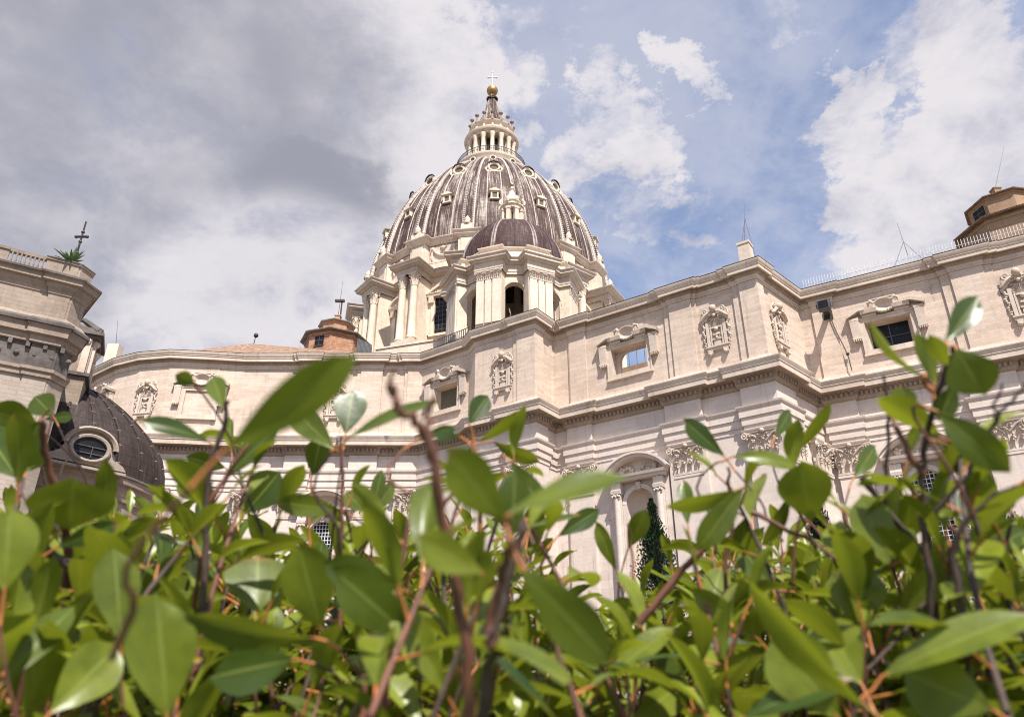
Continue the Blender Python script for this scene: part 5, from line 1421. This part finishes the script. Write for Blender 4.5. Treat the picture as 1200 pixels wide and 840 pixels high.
# stems seen in the photo: px points with distance and radius in mm
ST = [
 ([(70, 760, .6), (80, 660, .58), (72, 600, .56), (55, 540, .55), (50, 492, .54)], 3.2, 'stem_red'), ([(40, 640, .56), (95, 668, .56), (150, 690, .56)], 3.6, 'stem'),
 ([(232, 800, .5), (240, 690, .5), (242, 600, .5), (248, 540, .5), (262, 500, .5), (266, 470, .5)], 2.4, 'stem'), ([(245, 590, .5), (275, 545, .5), (292, 520, .5)], 1.8, 'stem_red'),
 ([(398, 760, .55), (400, 650, .55), (401, 570, .55), (400, 512, .55)], 1.7, 'stem_red'), ([(365, 700, .7), (362, 620, .7), (365, 557, .7)], 1.4, 'petiole'),
 ([(552, 860, .28), (542, 740, .27), (520, 620, .265), (508, 545, .26), (492, 500, .26), (468, 478, .26), (460, 455, .26)], 2.3, 'stem_red'), ([(512, 560, .265), (506, 520, .262), (500, 488, .262), (512, 466, .262)], 1.5, 'stem_red'), ([(470, 480, .26), (456, 456, .26), (462, 436, .255)], 1.0, 'stem_red'),
 ([(560, 880, .3), (572, 780, .3), (590, 700, .3), (604, 650, .3), (612, 610, .3)], 2.4, 'stem'), ([(572, 760, .28), (582, 690, .28), (596, 640, .27), (592, 606, .25)], 1.8, 'stem_red'),
 ([(566, 700, .6), (562, 600, .6), (556, 530, .6), (552, 500, .6)], 2.0, 'petiole'),
 ([(855, 760, .55), (850, 680, .55), (858, 600, .55), (852, 548, .55)], 1.8, 'stem_red'), ([(748, 730, .5), (800, 670, .5), (845, 620, .5), (868, 575, .5)], 2.6, 'stem_red'),
 ([(1100, 860, .46), (1092, 700, .46), (1082, 610, .46), (1084, 530, .46), (1096, 470, .45), (1112, 425, .45), (1118, 405, .45)], 2.1, 'stem'), ([(1084, 560, .46), (1060, 520, .46), (1040, 480, .47)], 2.0, 'stem_red'),
 ([(1098, 470, .45), (1088, 452, .45), (1082, 440, .44)], 1.7, 'petiole'), ([(1040, 640, .5), (1038, 560, .5), (1042, 500, .5), (1036, 438, .5)], 1.4, 'stem'),
 ([(1095, 600, .42), (1140, 545, .42), (1165, 495, .42), (1184, 470, .42), (1204, 448, .42)], 1.2, 'stem'), ([(1168, 492, .42), (1166, 475, .42), (1176, 448, .42)], .9, 'stem'),
 ([(1130, 730, .42), (1120, 650, .42), (1132, 610, .42), (1190, 568, .42)], 1.8, 'stem'), ([(880, 600, .5), (960, 640, .5), (1030, 690, .5)], 1.6, 'stem_red'), ([(1010, 560, .5), (1050, 610, .5), (1085, 650, .48)], 2.3, 'stem'),
 ([(740, 860, .55), (748, 740, .55), (742, 660, .6), (736, 612, .6)], 1.6, 'stem_red'), ([(424, 860, .4), (428, 780, .4), (422, 745, .4)], 2.0, 'stem_red'),
]
for pts, rmm, mk in ST:
    P = [at_r(*p) for p in pts]
    Q = []
    for i in range(len(P) - 1):
        p0, p1, p2, p3 = P[max(i - 1, 0)], P[i], P[i + 1], P[min(i + 2, len(P) - 1)]
        for k in range(5):
            u = k / 5
            Q.append(.5 * (2 * p1 + (p2 - p0) * u + (2 * p0 - 5 * p1 + 4 * p2 - p3) * u * u + (3 * p1 - p0 - 3 * p2 + p3) * u ** 3))
    Q.append(P[-1])
    Q = [q + np.array([r2.gauss(0, .0006) for _ in range(3)]) for q in Q]
    owner(sum(p[0] for p in pts) / len(pts))['stems'].append((Q, [rmm / 1000 * (1 - .45 * k / len(Q)) * (1 + .12 * math.sin(k * 2.1)) for k in range(len(Q))], mk))

# every prominent leaf hangs on the nearest stem, or on a twig of its own that runs down into the hedge
ALLST = np.array([q for s in shr for Q, _, _ in s['stems'] for q in Q])
for own, rows, tint, b, area, ax in PLL:
    dd = np.linalg.norm(ALLST - b, axis=1); k = int(dd.argmin())
    if dd[k] < .022: st = ALLST[k]
    else:
        st = b - ax * .010 + np.array((0, 0, -.004))
        low = st + np.array((r2.gauss(0, .02), r2.gauss(.02, .02), -r2.uniform(.04, .09) * min(1, np.linalg.norm(b) / .5)))
        Q = [st * (1 - u) + low * u - ax * .018 * math.sin(math.pi * min(1, u * 1.5)) * (1 - u) for u in [j / 7 for j in range(8)]]
        own['stems'].append((Q[::-1], [.0011 - .0004 * j / 7 for j in range(8)], 'stem_red' if r2.random() < .6 else 'stem'))
    own['leaves'].append((rows, tint, .012, b, area, st))

# filling shoots: every shoot starts low in the hedge and ends in a rosette of leaves
TOPX = [-80, 0, 60, 120, 180, 240, 300, 360, 420, 470, 520, 560, 600, 640, 670, 700, 730, 770, 820, 880, 940, 1000, 1060, 1120, 1180, 1280]
TOPY = [585, 590, 600, 595, 585, 595, 600, 618, 635, 618, 596, 588, 600, 650, 715, 750, 700, 658, 630, 620, 628, 638, 622, 636, 626, 615]
def top_at(px): return float(np.interp(px, TOPX, TOPY))
def shoot(px, py, dist, nleaf, r2, size=1.0, age_shade_tint=0.5):
    tip = at_r(px, py, dist)
    lean = np.array((r2.gauss(0, .22), r2.gauss(0, .22), -1.0)); lean = unit(lean)
    Ls = r2.uniform(.16, .30) * (.8 + .5 * dist)
    low = tip + lean * Ls
    bend = np.array((r2.gauss(0, .02), r2.gauss(0, .02), 0))
    Q = [tip * (1 - k / 8) + low * (k / 8) + bend * math.sin(math.pi * k / 8) for k in range(9)]
    deep = low + np.array((0, 0, -1)) * .25
    Q.append(deep)
    own = owner(px)
    own['stems'].append((Q[::-1], [.0011 + .0009 * (9 - k) / 9 * 1.6 for k in range(10)], 'stem_red' if r2.random() < .45 else 'stem'))
    a = r2.uniform(0, 6.28)
    for k in range(nleaf):
        f = (k / nleaf) ** 1.15                      # 0 at the tip, 1 low on the stem
        s_ = f * .62 * 8; i = int(s_); q = Q[i] * (1 - (s_ - i)) + Q[i + 1] * (s_ - i)
        a += 2.399 + r2.gauss(0, .35)
        el = R(66 - 54 * min(1, (k + .5) / 6.0) + r2.gauss(0, 17))
        d = np.array((math.cos(a) * math.cos(el), math.sin(a) * math.cos(el), math.sin(el)))
        L = size * r2.uniform(.040, .068) * (0.62 + .38 * min(1, (k + 1) / 4))
        b = q + d * .011
        nr = unit(np.array((0, 0, 1.0)) - d * d[2] + np.array((r2.gauss(0, .28), r2.gauss(0, .28), 0)))
        if el > R(60): nr = unit(-np.array((math.cos(a), math.sin(a), 0)) + np.array((r2.gauss(0, .3), r2.gauss(0, .3), .2)))
        tint = min(1, max(0, age_shade_tint + .42 * (1 - f * 2.0) + r2.gauss(0, .34)))
        rows = leaf_points(b, b + d * L, nr, L * r2.uniform(.33, .50), r2.uniform(.0, .62), r2.uniform(.10, .7), tint, 0, r2)
        X, Y, dd = project(b + d * L * .5)
        proj_area = (L * 900 / max(dd, .1)) ** 2 * .5
        own['leaves'].append((rows, tint, .0, b, proj_area if (-30 < X < 1230 and -30 < Y < 870 and dd > 0) else 0, q))
# layers: nearer shoots lower in the picture, farther ones reaching up to the hedge outline
for k in range(185):
    px = r2.uniform(-70, 1270); py = top_at(px) + abs(r2.gauss(0, 45)) + 18; shoot(px, py, r2.uniform(.80, 1.3), 12, r2, .98, .38)
for k in range(165):
    px = r2.uniform(-70, 1270); py = top_at(px) + 70 + abs(r2.gauss(0, 70)); shoot(px, py, r2.uniform(.62, 1.05), 12, r2, .98, .42)
for k in range(80):
    px = r2.uniform(-60, 1260); py = max(top_at(px) + 90, r2.uniform(720, 880)); shoot(px, py, r2.uniform(.42, .64), 9, r2, .98, .60)
for px, py, d_ in [(250, 600, .52), (238, 645, .5), (288, 545, .55), (400, 600, .6), (432, 650, .6), (1085, 600, .47), (1062, 560, .52), (1040, 625, .5), (1112, 640, .46), (1150, 690, .5), (850, 565, .56), (930, 575, .56), (1000, 625, .5), (820, 655, .5), (592, 565, .56), (545, 565, .6), (622, 605, .5), (62, 625, .55), (112, 640, .55), (30, 565, .56), (172, 620, .6), (330, 615, .6), (1110, 480, .47), (1130, 530, .47), (1190, 600, .5), (515, 655, .34), (560, 690, .36), (608, 650, .36), (480, 600, .38), (545, 740, .36)]:
    shoot(px + r2.gauss(0, 6), py + r2.gauss(0, 6), d_, 7, r2, .85, .55)
for k in range(120):
    px = r2.uniform(-90, 1290); py = r2.uniform(top_at(px) + 120, 880); shoot(px, py, r2.uniform(1.1, 1.9), 13, r2, 1.15, .02)  # farthest layer: shade deep in the hedge painted as darker leaf colour

for s in shr:
    o = s['o']
    for Q, rad, mk in s['stems']:
        mb = MB(); mb.tube([tuple(q) for q in Q], rad, 7); s.setdefault('sm', {}).setdefault(mk, []).append(mb)
    # main trunk reaching the ground, so that every shoot grows out of something
    x, y = s['c']; tk = MB()
    for k in range(5):
        a = k * 1.3 + x; tk.tube([(x + .03 * math.cos(a), y + .05 + .03 * math.sin(a), GROUND), (x + .08 * math.cos(a), y + .1 + .08 * math.sin(a), GROUND + .6), (x + .16 * math.cos(a), y + .12 + .2 * math.sin(a), GROUND + 1.25), (x + .2 * math.cos(a), y + .12 + .25 * math.sin(a), -.14)], [.016, .012, .008, .005], 7)
    tk.build('trunk', M['bark'], o, 60)
    for mk, mbs in s.get('sm', {}).items():
        big = sorted(mbs, key=lambda m: -len(m.v))
        for m_ in mbs: m_.build('stem', M[mk], o, 60)
    lv = sorted(s['leaves'], key=lambda q: -q[4])
    rest = MB()
    for k, q in enumerate(lv):
        rows = q[0]
        st = q[5] if len(q) > 5 else None
        if k < 95:
            mb = MB(); add_leaf(mb, *rows, q[1], q[2], st); mb.build('leaf', LEAFM, o, 80)
        else:
            add_leaf(rest, *rows, q[1], q[2], st)
    if rest.v:
        f = rest.build('foliage', LEAFM, o, 80); f['kind'] = 'stuff'
